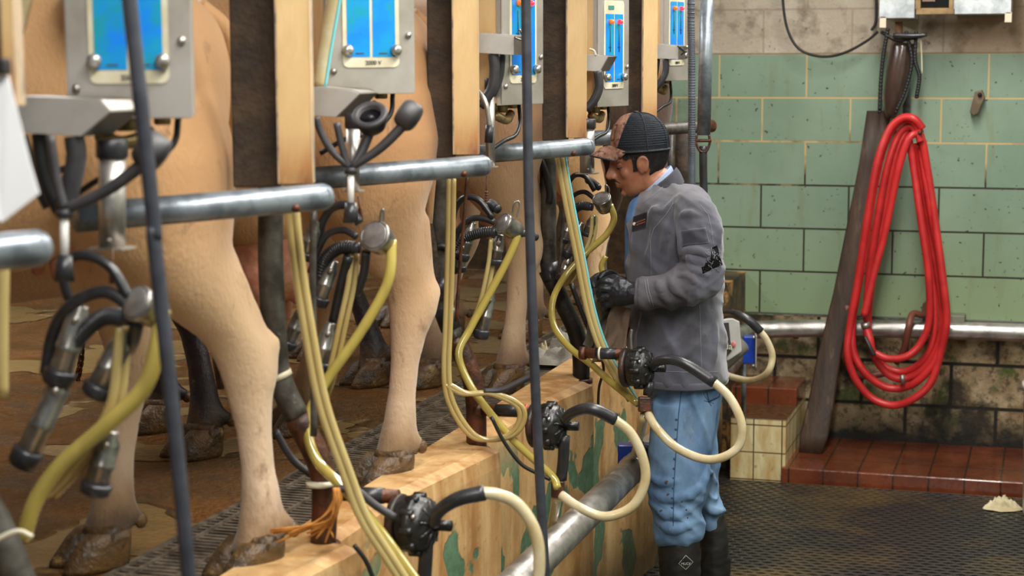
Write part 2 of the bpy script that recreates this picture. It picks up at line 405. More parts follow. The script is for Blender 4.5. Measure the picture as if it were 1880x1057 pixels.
# pit wall (saw tooth) : long faces and short returns
def pit_wall():
    A = atZ(911, 821, ZC); A2 = atZ(1113, 695, ZC); S = atZ(753, 905, ZC); S2 = atZ(1028, 732, ZC)
    per = .994; plan = []
    for i in range(-3, 4):
        dy = per*i
        plan.append(V((S.x-.01, S.y+dy, 0))); plan.append(V((A.x+.012, A.y+dy, 0))); plan.append(V((A.x-.055, A.y+dy+.012, 0)))
    plan = [p for p in plan if p.y < 8.0]
    plan.append(V((-1.43, 8.05, 0)))
    g = G(); n = len(plan)
    zs = [-.02, ZC-.05, ZC-.012, ZC]; off = [0, 0, .004, .035]
    XB = -1.56
    rows = []
    for z, o_ in zip(zs, off): rows.append([g.b.verts.new((p.x-o_, p.y, z)) for p in plan])
    rows.append([g.b.verts.new((XB, p.y, ZC)) for p in plan]); rows.append([g.b.verts.new((XB, p.y, -.02)) for p in plan])
    for a, c in zip(rows, rows[1:]):
        for i in range(n-1):
            f = g._f([a[i], a[i+1], c[i+1], c[i]]); f.smooth = False
    g._f([r[-1] for r in rows]).smooth = False
    g._f([r[0] for r in rows]).smooth = False
    k = nodemat('peeling pit wall'); P3 = k.tc.outputs['Object']; Z = k.sp.outputs['Z']; Y = k.sp.outputs['Y']
    st = k.comb(k.math('MULTIPLY', k.sp.outputs['X'], 1), Y, k.math('MULTIPLY', Z, .22))
    n1 = k.noise(st, 8, 6); n2 = k.noise(P3, 7); n3 = k.noise(P3, 35, 8, .7); n4 = k.noise(P3, 3.2, 5, .5)
    c = k.mix(k.mr(n1, .35, .62), (208, 172, 120), (176, 130, 78)); c = k.mix(k.mr(n1, .55, .75, 0, .7), c, (146, 98, 52))
    c = k.mix(k.mr(k.noise(st, 22, 6), .52, .7, 0, .6), c, (226, 190, 136))
    c = k.mix(k.mr(n3, .58, .70, 0, .5), c, (120, 76, 38))
    edge = k.mr(k.noise(P3, 4.3, 4, .45), .545, .56)
    c = k.mix(k.math('MULTIPLY', edge, k.mr(Z, .85, .70)), c, k.mix(k.mr(n3, .4, .6), (98, 132, 104), (84, 112, 84)))
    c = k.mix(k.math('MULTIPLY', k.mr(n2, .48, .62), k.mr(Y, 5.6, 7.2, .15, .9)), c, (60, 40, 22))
    c = k.mix(k.mr(k.math('ADD', Z, k.mr(n2, 0, 1, -.25, .25)), .30, .05, 0, .85), c, (58, 46, 30))
    k.L.new(c, k.b.inputs['Base Color']); k.val(k.b.inputs['Roughness'], k.mr(n3, .3, .7, .3, .6))
    k.bump(k.math('ADD', k.math('MULTIPLY', edge, -.5), k.math('MULTIPLY', n3, .6)), .5, .006)
    struct('wall_pit', g, k.m)
pit_wall()

# milking platform: wet concrete, with a grated gutter strip beside the curb
k = nodemat('wet mucky concrete'); P3 = k.tc.outputs['Object']
n1 = k.noise(P3, 2.0, 5); n2 = k.noise(P3, 9, 6); n3 = k.noise(P3, 42, 7, .65)
c = k.mix(k.mr(n1, .38, .62), (176, 118, 62), (132, 96, 56)); c = k.mix(k.mr(n2, .54, .68, 0, .7), c, (98, 76, 48)); c = k.mix(k.mr(n3, .5, .7, 0, .6), c, (66, 50, 30))
pud = k.mr(k.noise(P3, 2.7, 3, .4), .52, .55)
c = k.mix(k.math('MULTIPLY', pud, .7), c, (122, 106, 66))
k.L.new(c, k.b.inputs['Base Color'])
rg = k.mr(k.math('ADD', k.math('MULTIPLY', n3, .4), k.math('MULTIPLY', n2, .6)), .38, .62, .06, .38)
k.val(k.b.inputs['Roughness'], k.math('MULTIPLY', rg, k.mr(pud, 0, 1, 1, .3)))
k.bump(k.math('MULTIPLY', k.math('ADD', k.math('ADD', n3, k.math('MULTIPLY', k.noise(P3, 75, 4), 1.8)), k.math('MULTIPLY', n2, 1.2)), k.mr(pud, 0, 1, 1, .06)), 1.0, .034); WETC = k.m
g = G(); g.box((-3.12, 4.0, ZP/2-.01), (2.56, 9.2, ZP+.02)); struct('floor_platform', g, WETC)
g = G(); g.box((-1.70, 4.0, .3), (.29, 9.2, .62)); struct('floor_gutter', g, mat('gutter floor', (30, 26, 20), (18, 16, 13), sc=10, rough=.35))
IRON = mat('cast grating', (138, 126, 110), (84, 76, 66), sc=20, rough=.3, metal=.25, bump=.4, c3=(110, 88, 56), sc3=9, thr3=(.58, .66))
g = G()
y = 1.9
while y < 8.4:
    g.box((-1.70, y, ZP-.012), (.282, .0115, .026)); y += .0235
for x in (-1.80, -1.70, -1.60): g.box((x, 5.15, ZP+.003), (.009, 6.5, .007))
t = Thing('floor_grate', 'long dark metal slatted gutter grate beside the pit curb', 'grate', (-1.7, 5, ZP))
t.part('grate_slats', g, IRON)
g = G()
for x in (-1.842, -1.562): g.box((x, 5.15, ZP-.01), (.012, 6.5, .03))
t.part('grate_rim', g, IRON)

# white tiled block step in the pit corner with red tile behind
k = nodemat('old white tile'); P3 = k.tc.outputs['Object']
X = k.sp.outputs['X']; Y = k.sp.outputs['Y']; Z = k.sp.outputs['Z']
f1, c1 = k.brick(k.comb(k.math('ADD', k.math('ADD', X, Y), 8.0), k.math('ADD', Z, 10-(10 % .125)+.01), 0), .127, .125, .003, off=0)
n1 = k.noise(k.comb(X, Y, k.math('MULTIPLY', Z, .3)), 14); n2 = k.noise(P3, 30)
c = k.mix(k.mr(n1, .4, .7), (226, 214, 168), (188, 150, 88)); c = k.mix(k.mr(n2, .62, .72, 0, .6), c, (96, 64, 34)); c = k.mix(f1, c, (96, 74, 44))
top = k.mr(Z, .262, .268); c = k.mix(top, c, k.mix(k.mr(n2, .4, .6), (96, 70, 44), (70, 46, 30)))
k.L.new(c, k.b.inputs['Base Color']); k.b.inputs['Roughness'].default_value = .28; k.bump(f1, -.3, .003)
p0 = atY(1340, 880, 7.86); p1 = atY(1441, 885, 7.86)
g = G(); g.box(((p0.x+p1.x)/2, (7.86+YW)/2, .125), (p1.x-p0.x, YW-7.86, .29), bev=.004); struct('trim_2', g, k.m)
g = G(); g.box(((p0.x+p1.x)/2-.03, 8.36, .30), (p1.x-p0.x+.06, .32, .10), bev=.006); struct('trim_3', g, QT)
g = G(); g.box((-1.49, 8.28, .42), (.16, .48, .86)); struct('trim_4', g, mat('grimy end pier', (92, 74, 48), (40, 32, 22), sc=8, rough=.6, bump=.5, c3=(190, 140, 80), sc3=5, thr3=(.55, .62)))
# ---------------------------------------------------------------- the stalls, near to far
STALL = ['nearest stall', 'second stall', 'third stall', 'fourth stall', 'far stall']
RAIL = [(90, 440), (610, 350), (900, 295), (1090, 262), (1217, 240), (1310, 226)]
def railD(k): return .956*FP/ ((1945-RAIL[k][0])*.956/1.311) /1.0 * 1.0 if False else FP/((1945-RAIL[k][0])*.956/1.311)
# rump rails
lens_ = [.62, .50, .52, .42, .36, .42]
rail_lab = ['thick galvanised rump rail with blurred end, closest to the camera', 'galvanised rump rail crossing the hind leg of the closest cow', 'galvanised rump rail under the boxy grey controller with no side panel showing',
            'galvanised rump rail whose end has a rusty plug just before the cap peak', 'galvanised rump rail passing behind the black and tan cap', 'dark rump rail with rusty end against the green tiles']
rail_lab[2] = 'galvanised rump rail ending below the cream post left of the third controller'
for k, (x, y) in enumerate(RAIL):
    D = railD(k); e = atD(x-.030*FP/D*.8, y+.033*FP/D*.0, D); e.z = atD(x, y, D).z-.012
    d = V((-.53, -.85, -.015)).normalized()
    r = .0255 if k < 5 else .024
    t = Thing('rump_rail', rail_lab[k], 'rail', e-V((0, 0, r)), 'rump rails')
    b0 = e+d*lens_[k]
    g = G(); g.tube([e-d*.008, e, b0], r, n=20, sm=0)
    g.lathe([(r, 0), (r*.96, .008), (r*.8, .016), (r*.45, .022), (.0005, .025)], e-d*.004, -d, 20)
    t.part('rail_pipe', g, GALV if k < 5 else DARKPIPE)
    if k == 5: g = G(); g.cyl(e+d*.06, e-d*.03, r*1.06, n=20, bev=.004); t.part('rusty_cap', g, RUST)
    g = G(); g.cyl(e+d*.05+DWN*(r*.55)-FWD*(r*.72), e+d*.05+DWN*(r*.75)-FWD*(r*1.25), .0075, n=12)
    t.part('pipe_plug', g, RUST, label='rusty welded plug')
    # bracket back to the upright
    

# cream uprights, dung caked boards and bent lower posts
POST = [(-12, 30, 195), (512, 574, 338), (833, 880, 284), (1041, 1077, 253), (1180, 1206, 228)]
post_lab = ['cream painted steel post at the left edge of the photo, cut by the frame', 'wide cream painted post with peeling grey streak standing on the second rump rail', 'cream painted post left of the controller with orange and red lamps behind the black strap',
            'cream painted post standing just above the peak of the worker cap', 'cream painted post directly above the crown of the black cap']
post_lab[3] = 'cream painted post rising from the rail end left of the cap visor'
for k, (x0, x1, yb) in enumerate(POST):
    D = railD(k)+.06
    a = atD(x0, yb, D); b_ = atD(x1, yb, D); zt = 3.33
    t = Thing('stall_post', post_lab[k], 'post', (a+b_)/2, 'cream stall posts')
    side = (b_-a); w_ = side.length; n_ = V((0, 0, 1)).cross(side.normalized())      # away from camera
    if n_.dot(FWD) < 0: n_ = -n_
    g = G(); g.slab([a, b_, b_+n_*.006, a+n_*.006], (0, 0, zt-a.z), bev=.0015); t.part('post_face', g, POSTM)
    g = G(); g.slab([a-side*.04, a+side*.06, a+side*.06+n_*.05, a-side*.04+n_*.05], (0, 0, zt-a.z), bev=.002)
    g.slab([b_-side*.08, b_, b_+n_*.05, b_-side*.08+n_*.05], (0, 0, zt-a.z), bev=.002)
    t.part('post_flange', g, mat('post flange', (196, 168, 130), (150, 138, 122), sc=8, rough=.45, c3=(120, 112, 104), sc3=12, thr3=(.5, .6)))
BOARD = [None, [(430, 0), (512, 0), (512, 342), (452, 342)], [(845, 0), (836, 0), (836, 290), (790, 300)], [(1052, 0), (1044, 0), (1042, 262), (1000, 285)], [(1196, 0), (1184, 0), (1182, 230), (1150, 232)]]
blab = [None, 'tall brown dung caked board between the closest cow and the wide cream post', 'narrow dark board against the thigh of the second cow', 'narrow dark board behind the mottled thigh of the third cow', 'dark board beside the pale rump of the fourth cow']
BW = [(428, 514), (786, 838), (996, 1044), (1150, 1183)]
for k in range(1, 5):
    x0, x1 = BW[k-1]; D = railD(k)+.13; yb = POST[k][2]+6
    a = atD(x0, yb, D); b_ = atD(x1, yb, D); n_ = FWD.copy(); n_.z = 0; n_.normalize(); b_.z = a.z
    g = G(); g.slab([a, b_, b_+n_*.035, a+n_*.035], (0, 0, 3.33-a.z), bev=.004)
    solo('kick_board', g, DUNG, blab[k], 'board', (a+b_)/2, 'dung caked boards')

LOW = {1: ([(497, 338), (497, 480), (504, 620), (512, 690), (545, 765), (585, 845), (596, 905), (593, 1000)], .0265),
       2: ([(806, 285), (806, 400), (806, 480), (812, 560), (835, 620), (862, 680), (873, 735), (875, 826)], .0262),
       3: ([(1006, 262), (1006, 380), (1006, 470), (1012, 510), (1035, 560), (1056, 605), (1066, 650), (1067, 698)], .0268),
       0: ([(-60, 880), (-10, 960), (40, 1080)], .027)}
pl = {0: 'dark bent pipe cut by the lower left corner of the photo', 1: 'bent stall pipe with worn grey upper part and rusty foot, tied with twine', 2: 'bent stall pipe with black taped bend and glossy orange rust foot', 3: 'bent black stall pipe standing on the curb beside the grey towel'}
FOOT = {}
for k, (pts, r) in LOW.items():
    D = {0: 2.75, 1: 3.74, 2: 4.73, 3: 5.76}[k]
    w3 = P(pts, D)
    t = Thing('stall_pipe', pl[k], 'pipe', w3[-1])
    n = len(w3)
    if k == 0:
        g = G(); g.tube(w3, r, n=20); t.part('pipe_shaft', g, DARKPIPE)
        g = G(); g.tube(P([(-25, 1000), (30, 975), (60, 985)], 2.7), .004); t.part('cable_tie', g, WHITEP)
        continue
    g = G(); g.tube(w3[:n-3] if k != 3 else w3[:4], r, n=20); t.part('upper_pipe', g, DARKPIPE)
    g = G(); g.tube(w3[n-4:] if k != 3 else w3[3:], r*1.04, n=20)
    t.part('lower_pipe', g, RUST if k < 3 else mat('greasy black pipe', (40, 36, 32), (26, 24, 22), sc=20, rough=.35, metal=.2, bump=.3, c3=(80, 62, 44), sc3=12, thr3=(.6, .7)))
    g = G()
    rings = {1: [(3.0, WHITEP)], 2: [(2.6, BLACKR), (3.4, BLACKR)], 3: [(2.7, BLACKR), (3.0, BLACKR)]}[k]
    for u, m_ in rings:
        i = int(u); p = w3[i].lerp(w3[i+1], u-i); d = (w3[i+1]-w3[i]).normalized(); wd = .006 if m_ is WHITEP else .03
        g = G(); g.cyl(p-d*wd, p+d*wd, r*1.10, n=20); t.part('tape_wrap', g, m_)
    if k in (1,):
        p = atD(588, 888, 3.72); g = G(); g.cyl(p+V((0, 0, .005)), p-V((0, 0, .003)), r*1.15, n=20); t.part('cable_tie', g, WHITEP)
    FOOT[k] = w3
    g = G(); g.cyl(w3[-1]+V((0, 0, .006)), w3[-1]-V((0, 0, .008)), r*1.4, n=20); t.part('foot_flange', g, RUST)

# black rubber sleeves riding on the third and fourth pipes
def sleeve(k, pts, r, label):
    D = {2: 4.70, 3: 5.73}[k]
    g = G(); g.tube(P(pts, D), r, n=12); solo('rubber_hose', g, CABLE, label, 'hose', P(pts, D)[0])
sleeve(3, [(992, 290), (1003, 320), (1010, 355), (1008, 372)], .012, 'short black hose taped to the pipe left of the cream hose bundle')
sleeve(2, [(790, 520), (784, 490), (786, 465), (806, 452), (822, 458)], .009, 'black wire loop tied round the third stall pipe')

# milk pumps (diaphragm housings) on horizontal arms with looping vacuum hoses
PUMP = {1: dict(c=(768, 962), arm=[(600, 905), (735, 915)], D=3.70, h=.128, w=.085),
        2: dict(c=(1012, 781), arm=[(872, 752), (990, 757)], D=4.66, h=.122, w=.085),
        3: dict(c=(1176, 675), arm=[(1065, 648), (1150, 651)], D=5.20, h=.118, w=.085)}
plab = {1: 'black milk pump housing hanging lowest, in front of the curb below the cow hoof', 2: 'black milk pump housing crossed by the black strap', 3: 'black milk pump housing in front of the hem of the worker jacket'}
for k, q in PUMP.items():
    D = q['D']; c = atD(*q['c'], D); ax = (RGT*.93-FWD*.37).normalized()     # axis of the disc: to the right, a little to the camera
    t = Thing('milk_pump', plab[k], 'pump', c-V((0, 0, q['h']/2)), 'milk pumps')
    R = q['h']/2; g = G()
    g.lathe([(R*.5, -.040), (R*.80, -.036), (R*.92, -.028), (R*.94, -.012), (R, -.010), (R*1.0, .004), (R*.90, .006), (R*.88, .020), (R*.70, .030), (R*.45, .034), (0, .036)], c, ax, 36)
    a_, u_ = frame(ax)
    for i in range(10):
        th = 2*math.pi*i/10; pc = c+(a_*math.cos(th)+u_*math.sin(th))*R*.93
        g.cyl(pc-ax*.016, pc+ax*.012, .0085, n=8, bev=.002)
        pm = c+(a_*math.cos(th+.3)+u_*math.sin(th+.3))*R*.80
        g.tube([pm+ax*.026, c+ax*.036+(pm-c)*.3], .004, n=6, sm=0)
    t.part('pump_housing', g, VALVE)
    g = G(); g.cyl(c-ax*.052, c-ax*.036, R*.98, n=32, bev=.003); t.part('mounting_plate', g, mat('dark rusty plate', (72, 46, 34), (34, 28, 25), sc=18, rough=.4, bump=.3))
    g = G()
    for i in range(3):
        th = 2*math.pi*i/3+.5; pc = c+(a_*math.cos(th)+u_*math.sin(th))*R*.93; g.cyl(pc+ax*.010, pc+ax*.016, .005, n=8)
    t.part('bolt_head', g, STEEL)
    s0 = atD(q['arm'][0][0], q['arm'][0][1], D+.06); s1 = c-ax*.045; s1.z = atD(q['arm'][1][0], q['arm'][1][1], D).z
    g = G(); g.tube([s0, s1], .0155, n=16, sm=0); g.cyl(s0, s0+(s1-s0)*.12, .020, n=16); t.part('support_arm', g, RUST)
    g = G(); m0 = s0.lerp(s1, .35); m1 = s0.lerp(s1, .8); g.cyl(m0, m1, .0172, n=16); t.part('arm_sleeve', g, BLACKR)
    if k == 2: g = G(); g.cyl(s0.lerp(s1, .84), s0.lerp(s1, .88), .0185, n=16); t.part('rubber_band', g, mat('red rubber band', (206, 86, 50), rough=.5))
    if k == 3: g = G(); g.cyl(s0.lerp(s1, .42), s0.lerp(s1, .46), .0195, n=16); t.part('cable_tie', g, WHITEP)
    # spout to the right
    sp = c+ax*.03
    g = G(); g.tube([sp, sp+ax*.045+DWN*.0], .012, n=12, sm=0); t.part('outlet_spout', g, VALVE)

HD = {}
def hose(name, pts, D, r, m_, label, cat='hose', group=None, n=10, flat=None, collar=None):
    w3 = P(pts, D); g = G(); g.tube(w3, r, n=n, flat=flat)
    o = solo(name, g, m_, label, cat, w3[len(w3)//2], group); return o
def vac(k, blk, crm, D, lab):
    """looping vacuum hose: black rubber end piece then a cream tube"""
    wb = P(blk, D[0]); wc = P(crm, D[1])
    t = Thing('vacuum_hose', lab, 'hose', wc[len(wc)//2], 'looping vacuum hoses')
    g = G(); g.tube(wb, [.0125, .0140, .0155, .0165], n=14); t.part('rubber_sleeve', g, BLACKR, label='black rubber end of the hose')
    g = G(); g.tube(wc, .0128, n=14); t.part('hose_tube', g, CHOSE)
vac(1, [(795, 962), (806, 938), (840, 916), (890, 904)], [(886, 904), (915, 908), (950, 925), (978, 965), (990, 1015), (984, 1080), (950, 1140)], ([3.64, 3.62, 3.6, 3.6], [3.6]*7), 'cream vacuum hose loop with black sleeve running off the bottom of the photo')
vac(2, [(1035, 772), (1050, 758), (1085, 750), (1130, 770)], [(1126, 768), (1158, 795), (1180, 840), (1184, 885), (1160, 930), (1110, 948), (1062, 930), (1030, 908)], ([4.60, 4.58, 4.55, 4.55], [4.55]*5+[4.55, 4.57, 4.6]), 'cream vacuum hose loop with black sleeve in front of the stainless pipe')
vac(3, [(1198, 674), (1212, 662), (1250, 664), (1312, 702)], [(1308, 699), (1340, 730), (1361, 775), (1358, 815), (1330, 838), (1290, 842), (1240, 820), (1205, 785), (1190, 760)], ([5.16, 5.12, 5.08, 5.05], [5.05, 5.04, 5.02, 5.02, 5.02, 5.04, 5.08, 5.12, 5.18]), 'cream vacuum hose loop hanging across the blue jeans')
vac(4, [(1306, 600), (1325, 580), (1348, 576), (1372, 586), (1396, 608)], [(1393, 605), (1408, 625), (1418, 655), (1408, 685), (1380, 698), (1345, 692), (1312, 678)], ([6.98, 6.75, 6.55, 6.5, 6.5], [6.5, 6.5, 6.5, 6.5, 6.6, 6.75, 6.93]), 'cream vacuum hose loop behind the worker back')

# drain legs under the pumps: black tube, square rusty block, pale tube down to the milk line
DR = {1: ([(783, 985), (781, 1030), (776, 1100)], None, None), 2: ([(1036, 800), (1034, 845), (1030, 880)], (1024, 897), [(1022, 910), (1016, 950), (1006, 985)]), 3: ([(1192, 700), (1190, 725)], (1183, 742), [(1183, 762), (1172, 810), (1160, 845)])}
for k, (tp, bl, dn) in DR.items():
    D = PUMP[k]['D']-.01
    w3 = P(tp, D); t = Thing('drain_tube', {1: 'black drain tube hanging from the lowest milk pump', 2: 'black drain tube with rusty square coupling crossing the stainless pipe', 3: 'short drain tube with rusty square coupling beside the jeans'}[k], 'tube', w3[-1])
    g = G(); g.tube(w3, .0155, n=12, sm=4); t.part('rubber_tube', g, BLACKR)
    if bl:
        c = atD(*bl, D); rot = Matrix((RGT, FWD, -DWN)).transposed()
        g = G(); g.box(c, (.036, .034, .044), rot, bev=.004); t.part('square_coupling', g, RUST)
        wd = P(dn, [D, D+.08, D+.16] if k == 2 else [D, D+.15, D+.32]); g = G(); g.tube(wd, [.014, .0125, .010], n=12); t.part('pale_tube', g, CHOSE)

# milk line (stainless pipe) along the pit wall, then turning along the back wall
a0 = atZ(880, 1130, .60); a1 = atZ(1000, 1018, .60); a2 = atZ(1160, 862, .60); a3 = atZ(1350, 655, .60)
e2 = atY(1400, 603, 8.36); e2.z = .60
t = Thing('milk_line', 'long stainless steel milk pipe along the pit wall', 'pipe', a2)
g = G(); dd = (a2-a1).normalized(); g.tube([a1-dd*1.3, a2, a3+(a3-a2).normalized()*.12], .043, n=28, sm=0); t.part('pipe_run', g, STEEL)
g = G(); g.cyl(a2-dd*.01, a2+dd*.02, .046, n=28, bev=.003); g.cyl(a1-dd*.35, a1-dd*.33, .045, n=28, bev=.003); t.part('pipe_joint', g, STEEL)
g = G(); g.tube([a2+V((0, 0, .03)), atD(1168, 835, depth(a2)), atD(1176, 812, depth(a2)-.03)], [.018, .014, .012], n=14); t.part('inlet_nipple', g, SHEET)
w0 = atY(1385, 604, 8.36); w1 = atY(1560, 603, 8.40); w2 = atY(1890, 611, 8.44); w3_ = w2+(w2-w1)*2.2
w3_.z = w2.z-.02
t = Thing('wall_pipe', 'horizontal stainless pipe running along the back wall behind the red hose', 'pipe', w1)
g = G(); g.tube([w0+V((-.06, -.30, -.02)), w0+V((-.03, -.10, -.005)), w0+V((.04, 0, 0)), w1, w2, w3_], .0415, n=28); t.part('pipe_run', g, STEEL)
g = G()
for px in (1462, 1735):
    p = atY(px, 605, 8.41); g.cyl(p-V((.012, 0, 0)), p+V((.012, 0, 0)), .0435, n=28, bev=.003)
t.part('weld_collar', g, mat('blotchy weld', (140, 120, 90), (90, 84, 78), sc=60, rough=.4, metal=.6))
g = G(); p = atY(1755, 585, 8.47); g.box(p+V((0, 0, 0)), (.085, .10, .045), bev=.006); t.part('wall_bracket', g, mat('grey bracket', (120, 122, 104), rough=.6))

# blue brackets carrying the milk line
for px0, px1, py0, py1, D, lab in ((1131, 1194, 815, 882, 5.62, 'blue bracket holding the milk pipe just left of the jeans'), (1362, 1386, 617, 668, 7.30, 'small blue bracket holding the pipe behind the worker')):
    c0 = atD(px0, py0, D); c1 = atD(px1, py1, D); rot = Matrix((V((.97, .22, 0)), V((-.22, .97, 0)), V((0, 0, 1)))).transposed()
    c = (c0+c1)/2; w_ = (px1-px0)*D/FP; h_ = (py1-py0)*D/FP
    t = Thing('pipe_bracket', lab, 'bracket', c-V((0, 0, h_/2)), 'blue pipe brackets')
    g = G(); g.box(c+V((0, .02, 0)), (w_, .05, h_), rot, bev=.004); t.part('bracket_body', g, BLUEB)
    g = G(); g.box(c+RGT*(w_/2+.003), (.006, .06, h_*1.15), rot, bev=.001); t.part('bracket_plate', g, SHEET)
    g = G()
    for s_ in (-1, 1): g.cyl(c+RGT*(w_/2)+V((0, -.028, s_*h_*.52)), c+RGT*(w_/2)+V((0, -.045, s_*h_*.52)), .006, n=8)
    t.part('bolt_head', g, STEEL)

# grey meter with dark label behind the worker, grey capped pipe
D = 6.95
t = Thing('milk_meter', 'grey box with a dark lettered label half hidden behind the worker back', 'meter', atD(1340, 655, D))
g = G(); q = [atD(1300, 590, D), atD(1345, 584, D), atD(1358, 590, D), atD(1362, 645, D), atD(1338, 662, D), atD(1300, 665, D)]
g.slab(q, FWD*.10, bev=.004); t.part('meter_case', g, mat('grey plastic case', (190, 188, 184), (168, 166, 162), rough=.3))
g = G(); q = [atD(1300, 594, D-.004), atD(1338, 592, D-.004), atD(1343, 645, D-.004), atD(1334, 655, D-.004), atD(1300, 658, D-.004)]; g.slab(q, FWD*.006)
t.part('meter_label', g, mat('dark label', (62, 54, 56), rough=.4))
g = G(); g.text('da', atD(1337, 641, D-.012), RGT, -DWN, .036); t.part('label_text', g, WHITEP)
g = G(); g.ell(atD(1347, 632, D-.006), (.009, .004, .012)); t.part('meter_button', g, mat('pink button', (214, 120, 120), rough=.4))
g = G(); g.tube(P([(1300, 690), (1330, 662), (1362, 632)], [6.95, 7.0, 7.05]), .036, n=20, sm=3); solo('drain_pipe', g, mat('grey plastic pipe', (108, 106, 98), (92, 90, 82), rough=.35), 'thick grey plastic pipe end below the grey box', 'pipe', atD(1330, 662, 7.0))
g = G(); g.cyl(atD(1365, 668, 7.72), atD(1365, 782, 7.9), .011, n=12); solo('upright_tube', g, GALV, 'thin grey upright tube standing on the white tiled step', 'tube', atD(1365, 782, 7.9))
# ---------------------------------------------------------------- control boxes, trays
BOX = [dict(c=240, yb=213, D=2.92, yaw=-5, lab='stainless controller with blue panel closest to the camera, crossed by a black strap'),
       dict(c=682, yb=169, D=3.86, yaw=-24, lab='stainless controller with blue panel and small lettering, above the rubber jetter cups'),
       dict(c=960, yb=189, D=4.80, yaw=-56, lab='stainless controller with orange and red lamps, crossed by a black strap'),
       dict(c=1126, yb=193, D=5.75, yaw=-57, lab='stainless controller with scratched blue panel and two lamps above the cap'),
       dict(c=1241, yb=146, D=6.75, yaw=-58, lab='stainless controller with lamps beside the grey ribbed hose, farthest along the row')]
for k, q in enumerate(BOX):
    c = atD(q['c'], q['yb'], q['D']); a = math.radians(q['yaw']); wd = .192; hh = .52
    f = FWD.copy(); f.z = 0; f.normalize(); r = RGT.copy(); r.z = 0; r.normalize()
    rx = r*math.cos(a)+f*(-math.sin(a)); ny = V((0, 0, 1)).cross(rx).normalized()       # ny: into the box
    if ny.dot(f) < 0: ny = -ny
    rz = V((0, 0, 1)); hh = 2.34-c.z; dep = .13 if k else .09
    def at(u, v, n): return c+rx*u+rz*v+ny*n
    t = Thing('milking_controller', q['lab'], 'control box', c, 'milking controllers')
    g = G(); g.slab([at(-wd/2, 0, .004), at(wd/2, 0, .004), at(wd/2, 0, dep), at(-wd/2, 0, dep)], rz*hh, bev=.002); t.part('box_body', g, CREAM if k else SHEET)
    g = G(); g.slab([at(-wd/2-.003, -.004, 0), at(wd/2+.003, -.004, 0), at(wd/2+.003, hh, 0), at(-wd/2-.003, hh, 0)], ny*.004, bev=.001)
    g.slab([at(-wd/2-.003, -.004, 0), at(-wd/2-.003, -.004, .016), at(-wd/2-.003, hh, .016), at(-wd/2-.003, hh, 0)], rx*.002)
    fc = t.part('box_front', g, SHEET)
    # label plate
    pw = .126; p0 = .052; ph = .275 if k > 1 else min(.275, hh-.06)
    def rr(u0, v0, u1, v1, rad, n_, dz):
        pts = []
        for cu, cv, s in ((u1-rad, v0+rad, -90), (u1-rad, v1-rad, 0), (u0+rad, v1-rad, 90), (u0+rad, v0+rad, 180)):
            for i in range(5): th = math.radians(s+i*22.5); pts.append(at(cu+rad*math.cos(th), cv+rad*math.sin(th), n_))
        return pts
    g = G(); g.slab(rr(-pw/2, p0, pw/2, p0+ph, .012, -.0025, 0), ny*.003); fp = t.part('face_plate', g, WHITEP)
    g = G()
    for s_ in (-1, 1): g.slab([at(s_*.003, p0+.022, -.0035), at(s_*.054, p0+.022, -.0035), at(s_*.054, p0+ph-.042, -.0035), at(s_*.003, p0+ph-.042, -.0035)], ny*.0015)
    t.part('blue_panel', g, BLUEP, fp)
    for s_ in (-1, 1):
        g = G(); p = at(s_*.054, p0+.036, -.004); g.lathe([(.0115, 0), (.012, .008), (.010, .014), (.004, .016), (0, .016)], p, -ny, 18); t.part('panel_knob', g, STEEL)
    g = G(); g.text('2000 V', at(.004, p0+.006, -.004), rx, rz, .0125)
    for s_ in (-1, 1): g.box(at(s_*.026, p0+.030, -.0045), (.018, .0012, .002), Matrix((rx, ny, rz)).transposed())
    t.part('panel_text', g, INK, fp)
    for s_, m_ in ((-1, ORL), (1, REDL)):
        g = G(); g.lathe([(.0075, 0), (.008, .006), (.0055, .012), (0, .014)], at(s_*.028, p0+ph-.066, -.004), -ny, 14); t.part('indicator_lamp', g, m_)
        if k > 1:
            g = G(); g.tube([at(s_*.028, p0+ph-.085, -.005), at(s_*.028, p0+ph-.16, -.005)], .0012, n=5, sm=0); g.box(at(s_*.028, p0+.13+.0, -.0045), (.014, .0012, .003), Matrix((rx, ny, rz)).transposed()); t.part('panel_marking', g, INK, fp)
    if k > 1:
        g = G(); g.box(at(-.02, p0+ph-.022, -.0035), (.034, .0012, .012), Matrix((rx, ny, rz)).transposed()); t.part('maker_logo', g, mat('teal print', (60, 130, 130), rough=.4), fp)
    for u_, v_ in ((-wd/2+.012, .045), (wd/2-.012, .12)):
        g = G(); g.lathe([(.006, 0), (.007, .004), (0, .006)], at(u_, v_, -.001), -ny, 10); t.part('box_screw', g, STEEL)
    if k > 0:
        g = G()
        for v in (.335, .36): g.box(at(-wd/2-.004, v, dep/2), (.0015, dep*.8, .004), Matrix((rx, ny, rz)).transposed())
        t.part('side_slot', g, BLACK)
    # pipe fittings below
    g = G()
    for u, v, rr_ in ((-.05, -.012, .016), (-.01, -.016, .02), (.045, -.010, .014)): g.cyl(at(u, 0, dep*.5), at(u, v*1.6, dep*.5), rr_, n=14, bev=.002)
    g.tube([at(-.06, -.03, .05), at(-.02, -.045, .04), at(.03, -.03, .06)], .012, n=10)
    t.part('pipe_fitting', g, mat('brass fittings', (150, 128, 84), (96, 80, 54), sc=30, rough=.4, metal=.5))
    g = G(); g.tube([at(.07, -.005, .06), at(.06, -.05, .05), at(.01, -.085, .03), at(-.05, -.10, .03), at(-.10, -.13, .05)], .0055, n=8); t.part('box_cable', g, CABLE)

